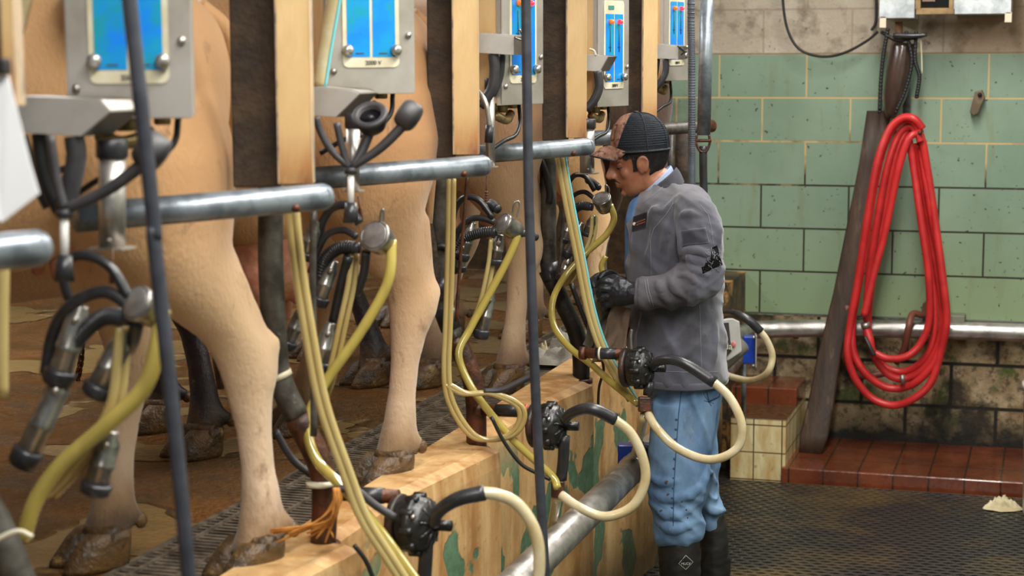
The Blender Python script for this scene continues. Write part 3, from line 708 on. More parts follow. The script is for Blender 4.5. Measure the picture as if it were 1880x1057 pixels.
TRAY = [dict(p=[(28, 180), (185, 185), (202, 205), (148, 250), (28, 243)], t=[(28, 180), (185, 185), (205, 200)], D=2.80, lab='wide folded steel bracket blurred at upper left'),
        dict(p=[(574, 162), (644, 166), (660, 172), (616, 215), (574, 212)], D=3.72, lab='folded steel bracket touching the open rubber jetter cup'),
        dict(p=[(878, 62), (944, 67), (943, 101), (878, 97)], D=4.66, lab='boxy steel bracket overlapping the controller with the black strap'),
        dict(p=[(1072, 102), (1116, 104), (1101, 131), (1072, 130)], D=5.6, lab='folded steel bracket in front of the scratched controller'),
        dict(p=[(1204, 82), (1246, 85), (1245, 109), (1204, 107)], D=6.58, lab='boxy steel bracket with a black wire, above the cap')]
for k, q in enumerate(TRAY):
    D = q['D']; pts = P(q['p'], D); off = FWD*.075+RGT*.03; off.z = 0
    t = Thing('steel_bracket', q['lab'], 'bracket', pts[-1], 'folded steel brackets')
    g = G(); g.slab(pts, off.normalized()*.003, bev=.0006); t.part('front_plate', g, SHEET)
    g = G(); i1 = 1 if k in (2, 4) else 2
    top = pts[0:i1+1]; g.slab(top+[p+off for p in top[::-1]], V((0, 0, .003))); t.part('top_flange', g, SHEET)
    g = G(); a_, b_ = (pts[1], pts[2]) if k in (2, 4) else (pts[2] if k != 3 else pts[1], pts[3] if k != 3 else pts[2])
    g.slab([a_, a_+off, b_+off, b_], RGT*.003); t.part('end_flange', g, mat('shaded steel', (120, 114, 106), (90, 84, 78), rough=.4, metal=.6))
    if k == 3:
        g = G(); g.tube(P([(1082, 90), (1090, 93), (1094, 102)], D), .0035); t.part('hook', g, WHITEP)
    if k == 4:
        g = G(); g.tube(P([(1244, 84), (1252, 92), (1262, 96)], D-.02), .003); g.tube(P([(1248, 86), (1256, 94), (1250, 101)], D-.02), .003); t.part('wire_twist', g, CABLE)
    if k == 2:
        g = G(); g.tube(P([(944, 68), (958, 73), (960, 66), (953, 53)], D-.02), .003); t.part('hook', g, SHELL)

# hanging supply hoses under the brackets
def hs(pts, D, r, m_, lab, name='rubber_hose', grp=None, n=10): hose(name, pts, D, r, m_, lab, group=grp, n=n)
hs([(905, 95), (908, 130), (902, 165), (880, 195)], 4.68, .0145, GREYR, 'thick grey rubber hose hanging under the third steel bracket')
hs([(922, 98), (918, 140), (905, 172), (890, 190)], 4.72, .010, GREYR, 'thinner grey hose behind the thick one under the third steel bracket')
hs([(1097, 130), (1100, 160), (1090, 185), (1076, 200)], 5.6, .014, GREYR, 'grey rubber hose hanging under the bracket of the scratched controller')
hs([(1222, 108), (1222, 132), (1212, 152), (1200, 166)], 6.6, .012, GREYR, 'grey rubber hose hanging under the farthest bracket')
hs([(1208, 108), (1206, 128), (1202, 150)], 6.62, .008, GREYR, 'thin grey hose hanging under the farthest bracket')
hs([(72, 245), (78, 300), (92, 350), (112, 388)], 2.83, .0125, CABLE, 'black hose hanging under the blurred bracket at the left')
hs([(136, 250), (140, 290), (130, 340), (118, 385)], 2.82, .016, GREYR, 'dark grey hose hanging under the blurred bracket at the left')
hs([(40, 250), (60, 320), (90, 380)], 2.86, .010, GREYR, 'thin dark hose beside the black hose at the left')
hs([(150, 300), (100, 316), (60, 330)], 2.95, .006, GREYR, 'thin grey rod crossing behind the blurred hoses', 'support_rod')

# rubber jetter cups
def jetter(lab, D, cups, stem, tubepts, grp='rubber jetter cups'):
    root = atD(*stem, D); t = Thing('jetter_cluster', lab, 'jetter cups', root, grp)
    for (c, ax, R, dp, openf) in cups:
        cc = atD(*c, D); d = (RGT*ax[0]+DWN*ax[1]+FWD*ax[2]).normalized()
        g = G()
        if openf: g.lathe([(R*.60, .012), (R*.62, .003), (R*.74, 0), (R*.94, 0), (R, .005), (R*.98, .012), (R*.86, .014), (R*.84, dp*.7), (R*.70, dp), (0, dp)], cc, d, 28)
        else: g.lathe([(0, 0), (R*.8, 0), (R*.95, .006), (R, .012), (R*.98, dp), (R*.8, dp+.006), (0, dp+.008)], cc, d, 28)
        cp = t.part('jetter_cup', g, GREYR)
        if openf:
            g = G(); g.lathe([(R*.62, .010), (R*.45, .016), (0, .018)], cc, d, 24); t.part('cup_bore', g, mat('wet black bore', (16, 17, 20), rough=.15), cp)
            g = G(); g.ell(cc+d*.012, (.008, .008, .006)); t.part('spray_nozzle', g, BLACKR, cp)
        e = cc+d*dp*.8; g = G(); mid = e.lerp(root, .5); g.tube([e, mid+DWN*.01, root], [.011, .010, .008], n=10, flat=1.2); t.part('rubber_arm', g, GREYR)
    for pts in tubepts:
        g = G(); g.tube(P(pts, D), .0075, n=10); t.part('rubber_arm', g, GREYR)
    g = G(); g.tube([root, root+DWN*.012], .013, n=12, sm=0); t.part('arm_hub', g, GREYR)
    g = G(); g.cyl(root+DWN*.012, root+DWN*.078, .0068, n=12); t.part('white_stem', g, mat('white plastic stem', (206, 204, 198), rough=.3), label='pale plastic stem')
    g = G(); g.cyl(root+DWN*.07, root+DWN*.11, .012, .016, n=12); t.part('stem_socket', g, BLACKR)
jetter('open rubber jetter cup and its tilted twin hanging under the second controller', 3.62, [((678, 208), (.14, .62, .72), .037, .038, True), ((736, 202), (.62, .42, -.1), .030, .032, False)], (644, 308), [[(644, 308), (612, 280), (590, 245), (580, 215)], [(640, 308), (628, 270), (618, 225)]])
jetter('blurred rubber jetter cup behind the black strap', 2.77, [((258, 262), (.75, .55, .0), .030, .036, False)], (118, 385), [[(118, 385), (104, 330), (92, 248)]])

# detacher cylinders
for (x, y0, y1, r, D, lab) in ((206, 290, 455, .0215, 2.88, 'blurred stainless cylinder hanging above the closest milking claw'), (648, 235, 350, .014, 3.72, 'stainless cylinder half hidden behind the jetter hoses'), (900, 165, 306, .0125, 4.72, 'slim stainless cylinder beside the third rump rail'), (1078, 236, 318, .0225, 5.55, 'stainless cylinder hanging beside the cap visor')):
    p0 = atD(x, y0, D); p1 = atD(x, y1, D); t = Thing('detacher_cylinder', lab, 'cylinder', p1, 'detacher cylinders')
    g = G(); g.cyl(p0, p1, r, n=24); t.part('cylinder_barrel', g, STEEL)
    g = G(); g.box(p1, (r*2.8, r*2.2, .003)); t.part('end_plate', g, SHEET)
    g = G(); g.cyl(p1+V((r*.4, -r*1.1, .014)), p1+V((r*.4, -r*1.3, .014)), .0045, n=10); t.part('end_screw', g, STEEL)
    if k: g = G(); g.cyl(p0, p0+V((0, 0, .03)), r*1.2, n=20, bev=.002); t.part('cylinder_cap', g, BLACKR)
g = G(); w3 = P([(868, 98), (866, 140), (876, 165), (892, 190), (899, 235)], [4.68, 4.64, 4.62, 4.6, 4.6]); g.tube(w3, .0065, n=10); t = Thing('air_tube', 'bent shiny air tube with black joint left of the third controller', 'tube', w3[-1]); t.part('bent_tube', g, STEEL)
g = G(); w3 = P([(899, 230), (897, 262)], 4.60); g.tube(w3, .011, n=10, sm=0); t.part('tube_joint', g, BLACKR)

# ---------------------------------------------------------------- milking claws
CL = [dict(D=2.80, lid=(248, 555), r=.029, ax=(.55, .35, .75), L=.055, hook=[(288, 520), (300, 505), (304, 530), (300, 560)], cr=.020,
           lab='blurred milking claw with its teat cups hanging, partly behind the black strap',
           arms=[(.0085, [(238, 548), (200, 488), (150, 468), (116, 490), (126, 545), (150, 560)], 0), (.0105, [(238, 560), (190, 535), (130, 560), (98, 610), (84, 685)], 0), (.0125, [(240, 585), (190, 582), (145, 618), (118, 665), (108, 705)], 1), (.012, [(252, 590), (245, 620), (236, 640)], 0)],
           cups=[((118, 690), (48, 838)), ((150, 560), (108, 690)), ((232, 612), (180, 715)), ((205, 790), (176, 895))],
           milk=[(278, 580), (288, 640), (262, 715), (190, 785), (110, 855), (65, 920), (42, 990)], mr=.0135,
           pulse=[(228, 600), (222, 660), (208, 750), (150, 845), (90, 910)]),
      dict(D=3.77, lid=(687, 432), r=.033, ax=(.38, .30, .85), L=.05, hook=[(697, 418), (699, 392), (703, 384), (705, 395), (703, 418)], cr=.0165,
           lab='milking claw with a clear round lid between the second cow hind legs',
           arms=[(.0095, [(660, 410), (640, 378), (610, 382), (592, 408), (586, 440)], 0), (.0075, [(655, 435), (630, 422), (600, 432), (582, 465), (570, 500)], 0), (.0125, [(660, 455), (625, 455), (598, 475), (585, 515), (580, 545)], 1), (.010, [(672, 462), (668, 500), (655, 540)], 0), (.011, [(640, 470), (625, 530), (612, 590)], 0)],
           cups=[((614, 478), (586, 552)), ((607, 592), (588, 672)), ((562, 560), (528, 632)), ((580, 405), (562, 470))],
           milk=[(712, 462), (716, 500), (700, 545), (655, 620), (605, 690), (572, 750), (566, 800), (584, 848), (625, 890), (690, 965), (760, 1060), (800, 1120)], mr=.0115,
           pulse=[(650, 465), (645, 520), (630, 590), (608, 690), (590, 740)]),
      dict(D=4.72, lid=(922, 409), r=.028, ax=(.72, .40, .55), L=.058, hook=[(941, 392), (944, 374), (951, 369), (954, 378), (948, 398)], cr=.0165,
           lab='milking claw tilted right with a wire hook, beside the black strap',
           arms=[(.0085, [(905, 400), (880, 368), (855, 362), (838, 378), (832, 400)], 0), (.0085, [(908, 408), (882, 400), (856, 406), (838, 432), (836, 470)], 0), (.0125, [(912, 425), (880, 428), (852, 440), (838, 470), (832, 500)], 1), (.010, [(945, 432), (965, 428), (985, 436)], 0), (.012, [(915, 385), (900, 375), (890, 380)], 1)],
           cups=[((868, 408), (848, 470)), ((902, 535), (884, 612)), ((852, 438), (842, 492)), ((918, 430), (908, 480))],
           milk=[(942, 420), (944, 450), (925, 490), (895, 545), (862, 605), (842, 650), (862, 705), (900, 758), (950, 815), (1012, 872), (1024, 896)], mr=.0105,
           pulse=[(906, 438), (900, 490), (884, 560), (858, 615)]),
      dict(D=5.64, lid=(1104, 363), r=.029, ax=(.25, .62, .60), L=.05, hook=[(1112, 352), (1112, 340), (1118, 346), (1118, 358)], cr=.0155,
           lab='milking claw right in front of the worker chin',
           arms=[(.0085, [(1092, 350), (1075, 324), (1055, 322), (1042, 340), (1038, 370)], 0), (.0075, [(1092, 365), (1072, 352), (1050, 362), (1040, 390)], 0), (.0125, [(1088, 380), (1066, 378), (1050, 392), (1044, 425)], 1), (.010, [(1100, 345), (1088, 335), (1078, 330)], 1)],
           cups=[((1068, 408), (1040, 465)), ((1050, 400), (1034, 440)), ((1090, 395), (1078, 430)), ((1046, 470), (1030, 510))],
           milk=[(1121, 378), (1127, 402), (1112, 432), (1075, 465), (1035, 510), (1014, 555), (1018, 600), (1046, 638), (1085, 668), (1120, 700), (1172, 742)], mr=.0105,
           pulse=[(1091, 395), (1087, 435), (1068, 480), (1040, 525)])]
for k, q in enumerate(CL):
    D = q['D']; lid = atD(*q['lid'], D); ax = (RGT*q['ax'][0]+DWN*q['ax'][1]+FWD*q['ax'][2]).normalized()
    t = Thing('milking_claw', q['lab'], 'milking claw', lid, 'milking claws')
    R = q['r']; Lb = q['L']; g = G()
    g.lathe([(R*.88, .002), (R*.90, 0), (R, 0), (R*1.04, .003), (R*1.04, .009), (R*.96, .011), (R*.92, Lb*.7), (R*.80, Lb), (0, Lb+.003)], lid, ax, 32)
    cu = t.part('claw_bowl', g, SHELL)
    g = G(); g.lathe([(R*.87, .004), (R*.88, -.0005), (R*.80, -.0015), (R*.4, -.0025), (0, -.003)], lid, ax, 32); t.part('bowl_lid', g, mat('scratched clear lid', (118, 114, 112), (92, 88, 86), sc=24, rough=.25, coat=.5), cu, label='greyish clear lid')
    g = G(); g.tube(P(q['hook'], D+.01), .0028, n=6); t.part('wire_hook', g, SHELL)
    for r, pts, corr in q['arms']:
        n_ = len(pts); w3 = P(pts, [D+.02+.05*i/(n_-1) for i in range(n_)])
        g = G(); g.tube(w3, r, n=10)
        if corr:
            sp = spline(w3, 8)
            for i in range(2, min(len(sp)-2, 22)): g.tube([sp[i]*.7+sp[i+1]*.3, sp[i]*.3+sp[i+1]*.7], r*1.18, n=10, sm=0)
        t.part('liner_tube', g, BLACKR)
    for (p0, p1) in q['cups']:
        a = atD(*p0, D+.05); b_ = atD(*p1, D+.05); d = (b_-a).normalized(); L_ = (b_-a).length; c = q['cr']
        g = G(); g.lathe([(c*.55, 0), (c*.62, .002), (c*.7, .012), (c*.95, .020), (c, .024), (c, L_*.55), (c*1.06, L_*.56), (c*1.06, L_*.62), (c*.98, L_*.64), (c*1.02, L_*.92), (c*.9, L_*.95), (0, L_*.96)], a, d, 20)
        sh = t.part('teat_cup', g, SHELL)
        g = G(); g.lathe([(c*1.0, L_*.90), (c*1.28, L_*.92), (c*1.32, L_*.95), (c*1.25, L_*1.08), (c*1.05, L_*1.12), (c*.5, L_*1.12), (c*.45, L_*1.05), (0, L_*1.04)], a, d, 20); t.part('rubber_mouth', g, BLACKR, sh)
        g = G(); nb = a+d*.03-FWD*c*.9; g.lathe([(.005, 0), (.0055, .008), (.003, .012), (0, .012)], nb, -d+RGT*.3-FWD*.3, 10); t.part('pulse_nipple', g, STEEL, sh)
    g = G(); p0 = atD(*q['lid'], D)+ax*Lb*.6+RGT*R*.7; MDD = {0: 0, 1: -.2, 2: -.14, 3: -.42}[k]; nm_ = len(q['milk']); w3 = P(q['milk'], [D+.01+MDD*max(0, (i/(nm_-1)-.35)/.65) for i in range(nm_)]); w3[0] = p0; g.tube([w3[0]-DWN*.012-RGT*.01, w3[0], w3[0].lerp(w3[1], .5)], .0085, n=10); t.part('outlet_nipple', g, STEEL)
    g = G(); g.tube(w3, q['mr'], n=12)
    solo('milk_hose', g, YHOSE, ['wide blurred yellow milk hose sweeping to the lower left corner', 'yellow milk hose leaving the clear lidded claw', 'yellow milk hose leaving the tilted claw toward the bent pipe', 'yellow milk hose curving from the claw under the worker chin'][k], 'hose', w3[len(w3)//2], 'milk hoses')
    for s_ in (-1, 1):
        off = 5.5*s_*3.77/D
        w3 = P([(x+off, y) for x, y in q['pulse']], D+.04+.012*s_); g = G(); g.tube(w3, .0062 if k else .0085, n=8)
        solo('pulse_hose', g, PHOSE, ['%s twin thin amber pulse tube of the blurred claw', '%s twin thin amber pulse tube of the clear lidded claw', '%s twin thin amber pulse tube of the tilted claw', '%s twin thin amber pulse tube of the claw by the chin'][k] % ('left' if s_ < 0 else 'right'), 'hose', w3[2], 'pulse tubes')
    # cord from the cylinder to the claw
cords = [[(206, 455), (205, 520)], [(658, 360), (664, 405)], [(893, 306), (893, 392)], [(1078, 318), (1086, 340)]]
for k, pts in enumerate(cords):
    w3 = P(pts, CL[k]['D']+.03); g = G(); g.tube(w3, .0024, n=6, sm=0)
    for i in range(8): g.ell(w3[0].lerp(w3[1], .55+i*.055), (.0045, .003, .005))
    solo('pull_cord', g, RUST, 'rusty pull cord above the '+['blurred claw', 'clear lidded claw', 'tilted claw', 'claw by the chin'][k], 'cord', w3[1])

# yellow hose bundles dropping from above behind the posts
def bundle(lab, strands, D, r=.0085, cyan=None):
    t = Thing('hose_bundle', lab, 'hose', P(strands[0], D)[-1])
    for i, s in enumerate(strands):
        g = G(); g.tube(P(s, D), r, n=10); t.part('hose_strand', g, PHOSE)
    if cyan: g = G(); g.tube(P(cyan, D), .0035, n=8); t.part('cyan_tube', g, CYAN, label='thin cyan tube')
b1 = [(536, 382), (545, 470), (565, 600), (592, 740), (635, 865), (668, 950), (712, 1020), (770, 1110)]
bundle('pair of long yellow hoses dropping past the second rump rail to the curb', [[(x+d_, y) for x, y in b1] for d_ in (-6, 7)], 3.50, .0082)
b3 = [(1026, 280), (1042, 370), (1062, 470), (1082, 570), (1105, 640), (1135, 695), (1160, 735)]
bundle('cream hose bundle with cyan edge between the stall pipe and the worker', [[(x+d_, y) for x, y in b3] for d_ in (-4, 4)], 5.30, .0085, [(x+10, y-3) for x, y in b3])
b2 = [(824, 320), (822, 450), (818, 590), (815, 680), (822, 735), (850, 785), (880, 806), (930, 800), (952, 775), (948, 745), (900, 722), (850, 722), (815, 705)]
w2_ = 4.62
bundle('thin yellow hoses looping in a coil on the curb round the rusty pipe foot', [[(x+d_, y) for x, y in b2] for d_ in (0, 9)], w2_, .0072)
bundle('straight yellow hose at the left edge of the photo', [[(6, 480), (4, 600), (4, 730)]], 2.75, .0105)
hose('milk_hose', [(585, 160), (596, 90), (612, 0), (622, -60)], [3.78]*4, .014, CHOSE, 'pale hose rising between the cream post and the second controller', group='milk hoses')
hose('milk_hose', [(30, 60), (46, 0), (60, -60)], [2.95]*3, .012, CHOSE, 'pale hose at the upper left corner', group='milk hoses')
hose('cyan_hose', [(597, 160), (608, 90), (624, 0), (634, -60)], [3.74]*4, .0035, CYAN, 'thin cyan line on the pale hose beside the second controller')
hose('milk_hose', [(1112, 470), (1104, 490), (1112, 510), (1125, 505)], [5.72]*4, .009, YHOSE, 'short curl of yellow hose seen left of the jacket', group='milk hoses')
hose('cable', [(902, 765), (925, 810), (955, 850), (985, 868), (1010, 880)], [4.6]*5, .005, CABLE, 'thin black cable drooping over the corner of the pit wall', 'cable')
hose('cable', [(1104, 655), (1108, 680), (1100, 710), (1098, 745)], [5.42]*4, .0042, CABLE, 'thin black cable hanging down the far pit wall corner', 'cable')
hose('cable', [(985, 685), (955, 700), (920, 716), (888, 718)], [4.62]*4, .008, GREYR, 'grey black hose lying over the gutter beside the hoof', 'cable')
hose('cable', [(505, 790), (535, 840), (570, 870), (600, 885)], [3.8]*4, .008, GREYR, 'dark grey hose curving behind the rusty pipe with cable tie', 'cable')
hose('cable', [(610, 900), (650, 898), (690, 928), (725, 950)], [3.64]*4, .0085, GREYR, 'grey rubber hose running to the lowest pump', 'cable')
hose('cable', [(650, 1000), (672, 1030), (690, 1075)], [3.6]*3, .005, CABLE, 'thin black cable at the bottom of the photo', 'cable')
hose('cable', [(1048, 520), (1075, 590), (1100, 635), (1140, 632), (1152, 600)], [5.45]*5, .0075, CABLE, 'black hose drooping over the horizontal arm near the towel', 'cable')
hose('cable', [(1160, 655), (1158, 620), (1160, 604)], [5.36]*3, .0055, STEEL, 'small shiny bent tube on top of the third pump', 'tube')
hose('cable', [(858, 320), (852, 400), (845, 480), (838, 590)], [4.68]*4, .0048, RUST, 'thin rusty rod hanging left of the tilted claw', 'rod')
hose('cable', [(576, 385), (574, 520), (576, 680), (576, 800)], [3.64]*4, .0075, DARKPIPE, 'thin dark rod hanging behind the yellow hose pair', 'rod')
hose('cable', [(1042, 285), (1034, 400), (1026, 500)], [5.66]*3, .0055, DARKPIPE, 'thin dark rod hanging behind the cream hose bundle', 'rod')

# twine on the second pipe
t = Thing('twine', 'frayed orange twine knotted on the rusty pipe above the curb', 'twine', atD(620, 950, 3.62))
for i in range(14):
    a = random.uniform(-1, 1); x = 622+a*12
    g = G(); g.tube(P([(618+a*6, 895), (620+a*10, 925+random.uniform(-6, 6)), (x-14-20*abs(a)*(i % 2), 958), (x-30-34*(i % 3)+a*20, 985+random.uniform(-14, 12))], 3.58+a*.03), .0022, n=5, sm=4)
    t.part('twine_strand', g, mat('orange twine', (204, 140, 62), (176, 112, 44), sc=30, rough=.8))

# black straps / hoses hanging in front
ST = [([(233, -40), (262, 220), (282, 430), (305, 640), (330, 880), (350, 1100)], 2.52, .0108, mat('black strap', (44, 46, 54), (58, 60, 68), sc=20, rough=.45), 'black hanging hose strap close to the camera at the left'),
      ([(965, -40), (968, 200), (973, 430), (980, 640), (990, 860), (1003, 1100)], 4.30, .0122, mat('black strap', (44, 46, 54)), 'long black hanging strap crossing the middle of the photo')]
for pts, D, r, m_, lab in ST:
    w3 = P(pts, D); dd_ = w3[0]-w3[1]; w3[0] = w3[0]+dd_*((3.32-w3[0].z)/dd_.z); g = G(); g.tube(w3, r, n=12); solo('hanging_strap', g, m_, lab, 'strap', w3[-1], 'black hanging straps')
w3 = P([(1269, -60), (1269, -40), (1270, 120), (1270, 260), (1270, 345)], 6.3)
w3[0] = V((w3[1].x, w3[1].y, 3.32)); g = G(); g.tube(w3, .0125, n=14, sm=30)
sp = spline(w3, 60)
for i in range(0, len(sp)-1, 2): g.tube([sp[i], sp[i].lerp(sp[i+1], .6)], .0135, n=12, sm=0)
solo('ribbed_hose', g, mat('grey ribbed rubber', (84, 90, 100), (66, 70, 80), sc=20, rough=.45), 'grey ribbed hose hanging left of the thick galvanised pipe', 'hose', w3[-1])
# galvanised drop pipe with clevis and black hose
D = 6.45; t = Thing('drop_pipe', 'galvanised pipe hanging from above with a rusty clevis and black hose', 'pipe', atD(1290, 345, D))
g = G(); q0 = atD(1299, -40, D); q0 = V((q0.x, q0.y, 3.32)); g.tube([q0, atD(1299, -40, D)], .0235, n=24, sm=0); g.cyl(atD(1299, -40, D), atD(1292, 248, D), .0235, .0240, n=24); t.part('pipe_shaft', g, GALV)
g = G(); g.tube(P([(1279, 248), (1278, 262), (1284, 276), (1291, 279), (1298, 276), (1303, 262), (1302, 248)], D-.01), .0048, n=8); g.cyl(atD(1276, 258, D-.01), atD(1306, 258, D-.01), .006, n=10); g.cyl(atD(1292, 276, D), atD(1293, 292, D), .011, n=10); t.part('clevis', g, RUST)
g = G(); g.tube(P([(1291, 268), (1291, 310), (1292, 350), (1292, 420)], D), .0145, n=14); t.part('hose_end', g, BLACKR)
g = G(); g.tube(P([(1256, 235), (1256, 320), (1256, 590)], 7.4), .034, n=14, sm=0); solo('corner_post', g, DUNG, 'dark dirty post behind the cap, in front of the green tiles', 'post', atD(1256, 440, 7.4))
g = G(); g.tube(P([(1232, 240), (1232, 320), (1232, 600)], 7.2), .014, n=14, sm=0); solo('corner_post', g, DARKPIPE, 'thin grey pipe right behind the worker nape', 'pipe', atD(1232, 420, 7.2))

# blurred white tag at the left edge
D = 2.2; t = Thing('plastic_tag', 'blurred white plastic sheet hanging at the left edge of the photo', 'plastic sheet', atD(10, 400, D))
g = G(); g.slab(P([(-30, 138), (15, 138), (30, 200), (50, 280), (72, 356), (5, 408), (-30, 400)], [D, D, D+.004, D+.01, D+.02, D+.01, D]), FWD*.003, bev=.001); t.part('white_sheet', g, mat('white sheet', (238, 238, 240), rough=.5))
g = G(); g.box(atD(0, 122, D), (.022, .02, .02), bev=.004); g.tube(P([(0, 115), (-2, 40), (-4, -60)], D), .003, n=6, sm=0); t.part('hanging_clip', g, BLACK)
# ---------------------------------------------------------------- cows
def coat(name, top, mid, low, mott=None):
    return mat(name, (200, 160, 110), sc=7, rough=.75, sheen=.25, bump=.35, bsc=120, stretch=(1, 1, .5),
               zramp=[(0, (70, 52, 34)), (.08, (96, 74, 50)), (.13, mott or (150, 120, 88)), (.22, low), (.5, mid), (.78, top), (1.3, top)], znoise=.11,
               c3=(128, 94, 66), sc3=19, thr3=(.60, .74))
HOOFM = mat('muddy hoof', (104, 76, 42), (64, 50, 34), sc=14, rough=.35, bump=1.0, bsc=35, c3=(150, 120, 70), sc3=22, thr3=(.6, .68))
DARKLEG = mat('wet dark hide', (52, 44, 56), (34, 28, 36), sc=12, rough=.4, bump=.4, bsc=70, c3=(120, 98, 104), sc3=9, thr3=(.62, .7), zramp=[(0, (96, 74, 44)), (.09, (90, 68, 42)), (.15, (48, 40, 50)), (.9, (66, 48, 40))], znoise=.03)
PINK = mat('udder skin', (204, 150, 122), (176, 114, 88), sc=14, rough=.6, bump=.2)
HORN = mat('dark muzzle', (60, 48, 44), (40, 34, 32), sc=12, rough=.45)
SWITCH = mat('tail hair', (86, 66, 50), (50, 38, 30), sc=40, rough=.9, bump=.8, bsc=80)
def cow(label, lh, rh, lf, rf, head=(-.62, -.78), shift=0., cm=None, scale=1., darkfore=False, uz=0., us=1., wid=1.):
    h = V((head[0], head[1], 0)).normalized(); l = V((0, 0, 1)).cross(h); up = V((0, 0, 1))
    for p in (lh, rh, lf, rf): p.z = ZP
    mid = (lh+rh)/2
    O = lh - l*.15 + h*(shift-.02); O.z = ZP
    s = scale
    def C(t, s_, z): return O+h*(t*s)+l*(s_*s)+up*(z*s)
    g = G()
    tr = [(-.17, 1.06, .07, .07), (-.145, 1.0, .16, .15), (-.09, .98, .225, .205), (.0, .975, .262, .235), (.15, .965, .285, .25), (.4, .94, .30, .25), (.7, .87, .355, .29), (1.0, .86, .365, .295), (1.25, .90, .33, .24), (1.45, .97, .27, .18), (1.62, 1.06, .20, .13), (1.8, 1.15, .165, .10), (1.98, 1.2, .15, .095)]
    g.loft([(C(t, 0, z), l*(hw*s*wid), up*(hh*s)+h*(0 if t < 1.4 else .05)) for t, z, hh, hw in tr], 28)
    hd = [(1.95, 1.22, .13, .10), (2.08, 1.20, .135, .10), (2.2, 1.10, .11, .085), (2.34, .98, .085, .065), (2.44, .89, .075, .062), (2.48, .86, .05, .045)]
    g.loft([(C(t, 0, z), l*(hw*s*wid), (up*.75+h*.66)*(hh*s)) for t, z, hh, hw in hd], 20)
    for sd in (-1, 1):
        g.ell(C(.14, sd*.19, 1.13), (.09, .09, .08)); g.ell(C(-.11, sd*.07, 1.04), (.06, .06, .06))
        g.tube([C(2.02, sd*.08, 1.27), C(2.0, sd*.19, 1.26), C(1.97, sd*.26, 1.22)], [.03, .05, .015], n=10, flat=.5)
    def leg(foot, hip, prof):
        # prof: (z, t offset, half length along h, half width)
        secs = []; z0 = prof[0][0]
        for z, t, rl, rw in prof:
            u = max(0, min(1, (z/s if False else z)/z0)); u = u*u*(3-2*u)
            base = foot.lerp(hip, u); base.z = ZP+z*s
            secs.append((base+h*(t*s), h*(rl*s), l*(rw*s)))
        g.loft(secs, 20)
        # dew claws
    hind = [(.98, .06, .20, .09), (.86, .05, .205, .115), (.76, .055, .185, .115), (.68, .05, .150, .10), (.61, .02, .115, .078), (.55, -.018, .088, .062), (.50, -.052, .070, .053), (.46, -.066, .070, .052), (.42, -.062, .062, .050), (.37, -.047, .048, .041), (.30, -.034, .0385, .034), (.22, -.022, .037, .033), (.155, -.014, .044, .040), (.115, -.008, .050, .044), (.08, .006, .048, .043), (.055, .018, .052, .046), (.03, .02, .04, .04)]
    fore = [(.95, .0, .16, .07), (.80, .0, .13, .085), (.68, -.01, .10, .075), (.58, -.01, .068, .058), (.48, .0, .054, .048), (.42, .008, .056, .053), (.37, .008, .050, .048), (.32, .0, .036, .036), (.24, -.004, .034, .034), (.16, -.006, .040, .038), (.12, -.004, .047, .044), (.08, .008, .046, .043), (.05, .02, .05, .046), (.03, .02, .04, .04)]
    for foot, sd, prof, th in ((lh, 1, hind, .02), (rh, -1, hind, .02), (lf, 1, fore, 1.2), (rf, -1, fore, 1.2)):
        hip = C(th, sd*.14, 0); leg(foot, hip, prof)
        if prof is hind: # point of hock and achilles tendon
            p = foot.lerp(hip, .45); p.z = ZP+.475*s; g.ell(p-h*(.115*s), (.03, .03, .032))
            q_ = foot.lerp(hip, .8); q_.z = ZP+.66*s
            g.tube([p-h*(.108*s), q_-h*.075], [.022, .045], n=10, sm=0)
        for w_ in (-1, 1): g.ell(foot+up*.098-h*.052+l*(w_*.022), (.018, .018, .024), n=10, k=6)
    g.ell(C(.28, 0, .68+uz*.3), (.14, .14, .10))
    b = remesh(g, .0135, 5, .6)
    mats = [cm, DARKLEG]
    if darkfore:
        for f in b.b.faces:
            c = f.calc_center_median()
            if c.z < ZP+.55 and (c-O).dot(h) > .75*s: f.material_index = 1
    t = Thing('cow', label, 'cow', V((O.x, O.y, ZP)), 'cows standing at the stalls')
    me = b.mesh('cow_body', t.base, norm=False)
    for m_ in mats: me.materials.append(m_)
    o = bpy.data.objects.new('cow_body', me); COL.objects.link(o); o.parent = t.o
    # hooves : two claws each
    for foot in (lh, rh, lf, rf):
        g = G()
        for w_ in (-1, 1):
            ce = foot+l*(w_*.029)
            dv = (h+l*(w_*.10)).normalized(); sv = V((0, 0, 1)).cross(dv)
            g.loft([(ce+dv*.012+up*.078, dv*.050, sv*.027), (ce+dv*.022+up*.06, dv*.060, sv*.031), (ce+dv*.033+up*.035, dv*.068, sv*.033), (ce+dv*.042+up*.012, dv*.076, sv*.034), (ce+dv*.045+up*.001, dv*.074, sv*.032)], 16)
            g.ell(foot+up*.09-h*.062+l*(w_*.024), (.014, .016, .018), n=10, k=6)
        g.tube([foot+h*.0+up*.07-l*.05, foot+h*.035+up*.075, foot+up*.07+l*.05], .022, n=8)
        t.part('hoof', g, HOOFM)
    g = G(); ub = C(.26, 0, .58+uz)
    g.ell(ub, (.13*us, .12*us, .12*us), n=20, k=12)
    for a in (-.06, .06):
        for c_ in (-.055, .055): g.ell(ub+h*a+l*c_-up*.06, (.055, .055, .07))
    g = remesh(g, .008, 3, .6); ud = t.part('udder', g, PINK, label='pink udder')
    for a in (-.06, .06):
        for c_ in (-.055, .055):
            g = G(); p = ub+h*a+l*c_-up*.115; g.lathe([(.016, 0), (.015, .03), (.012, .05), (.006, .058), (0, .06)], p, -up, 12); t.part('teat', g, PINK, ud)
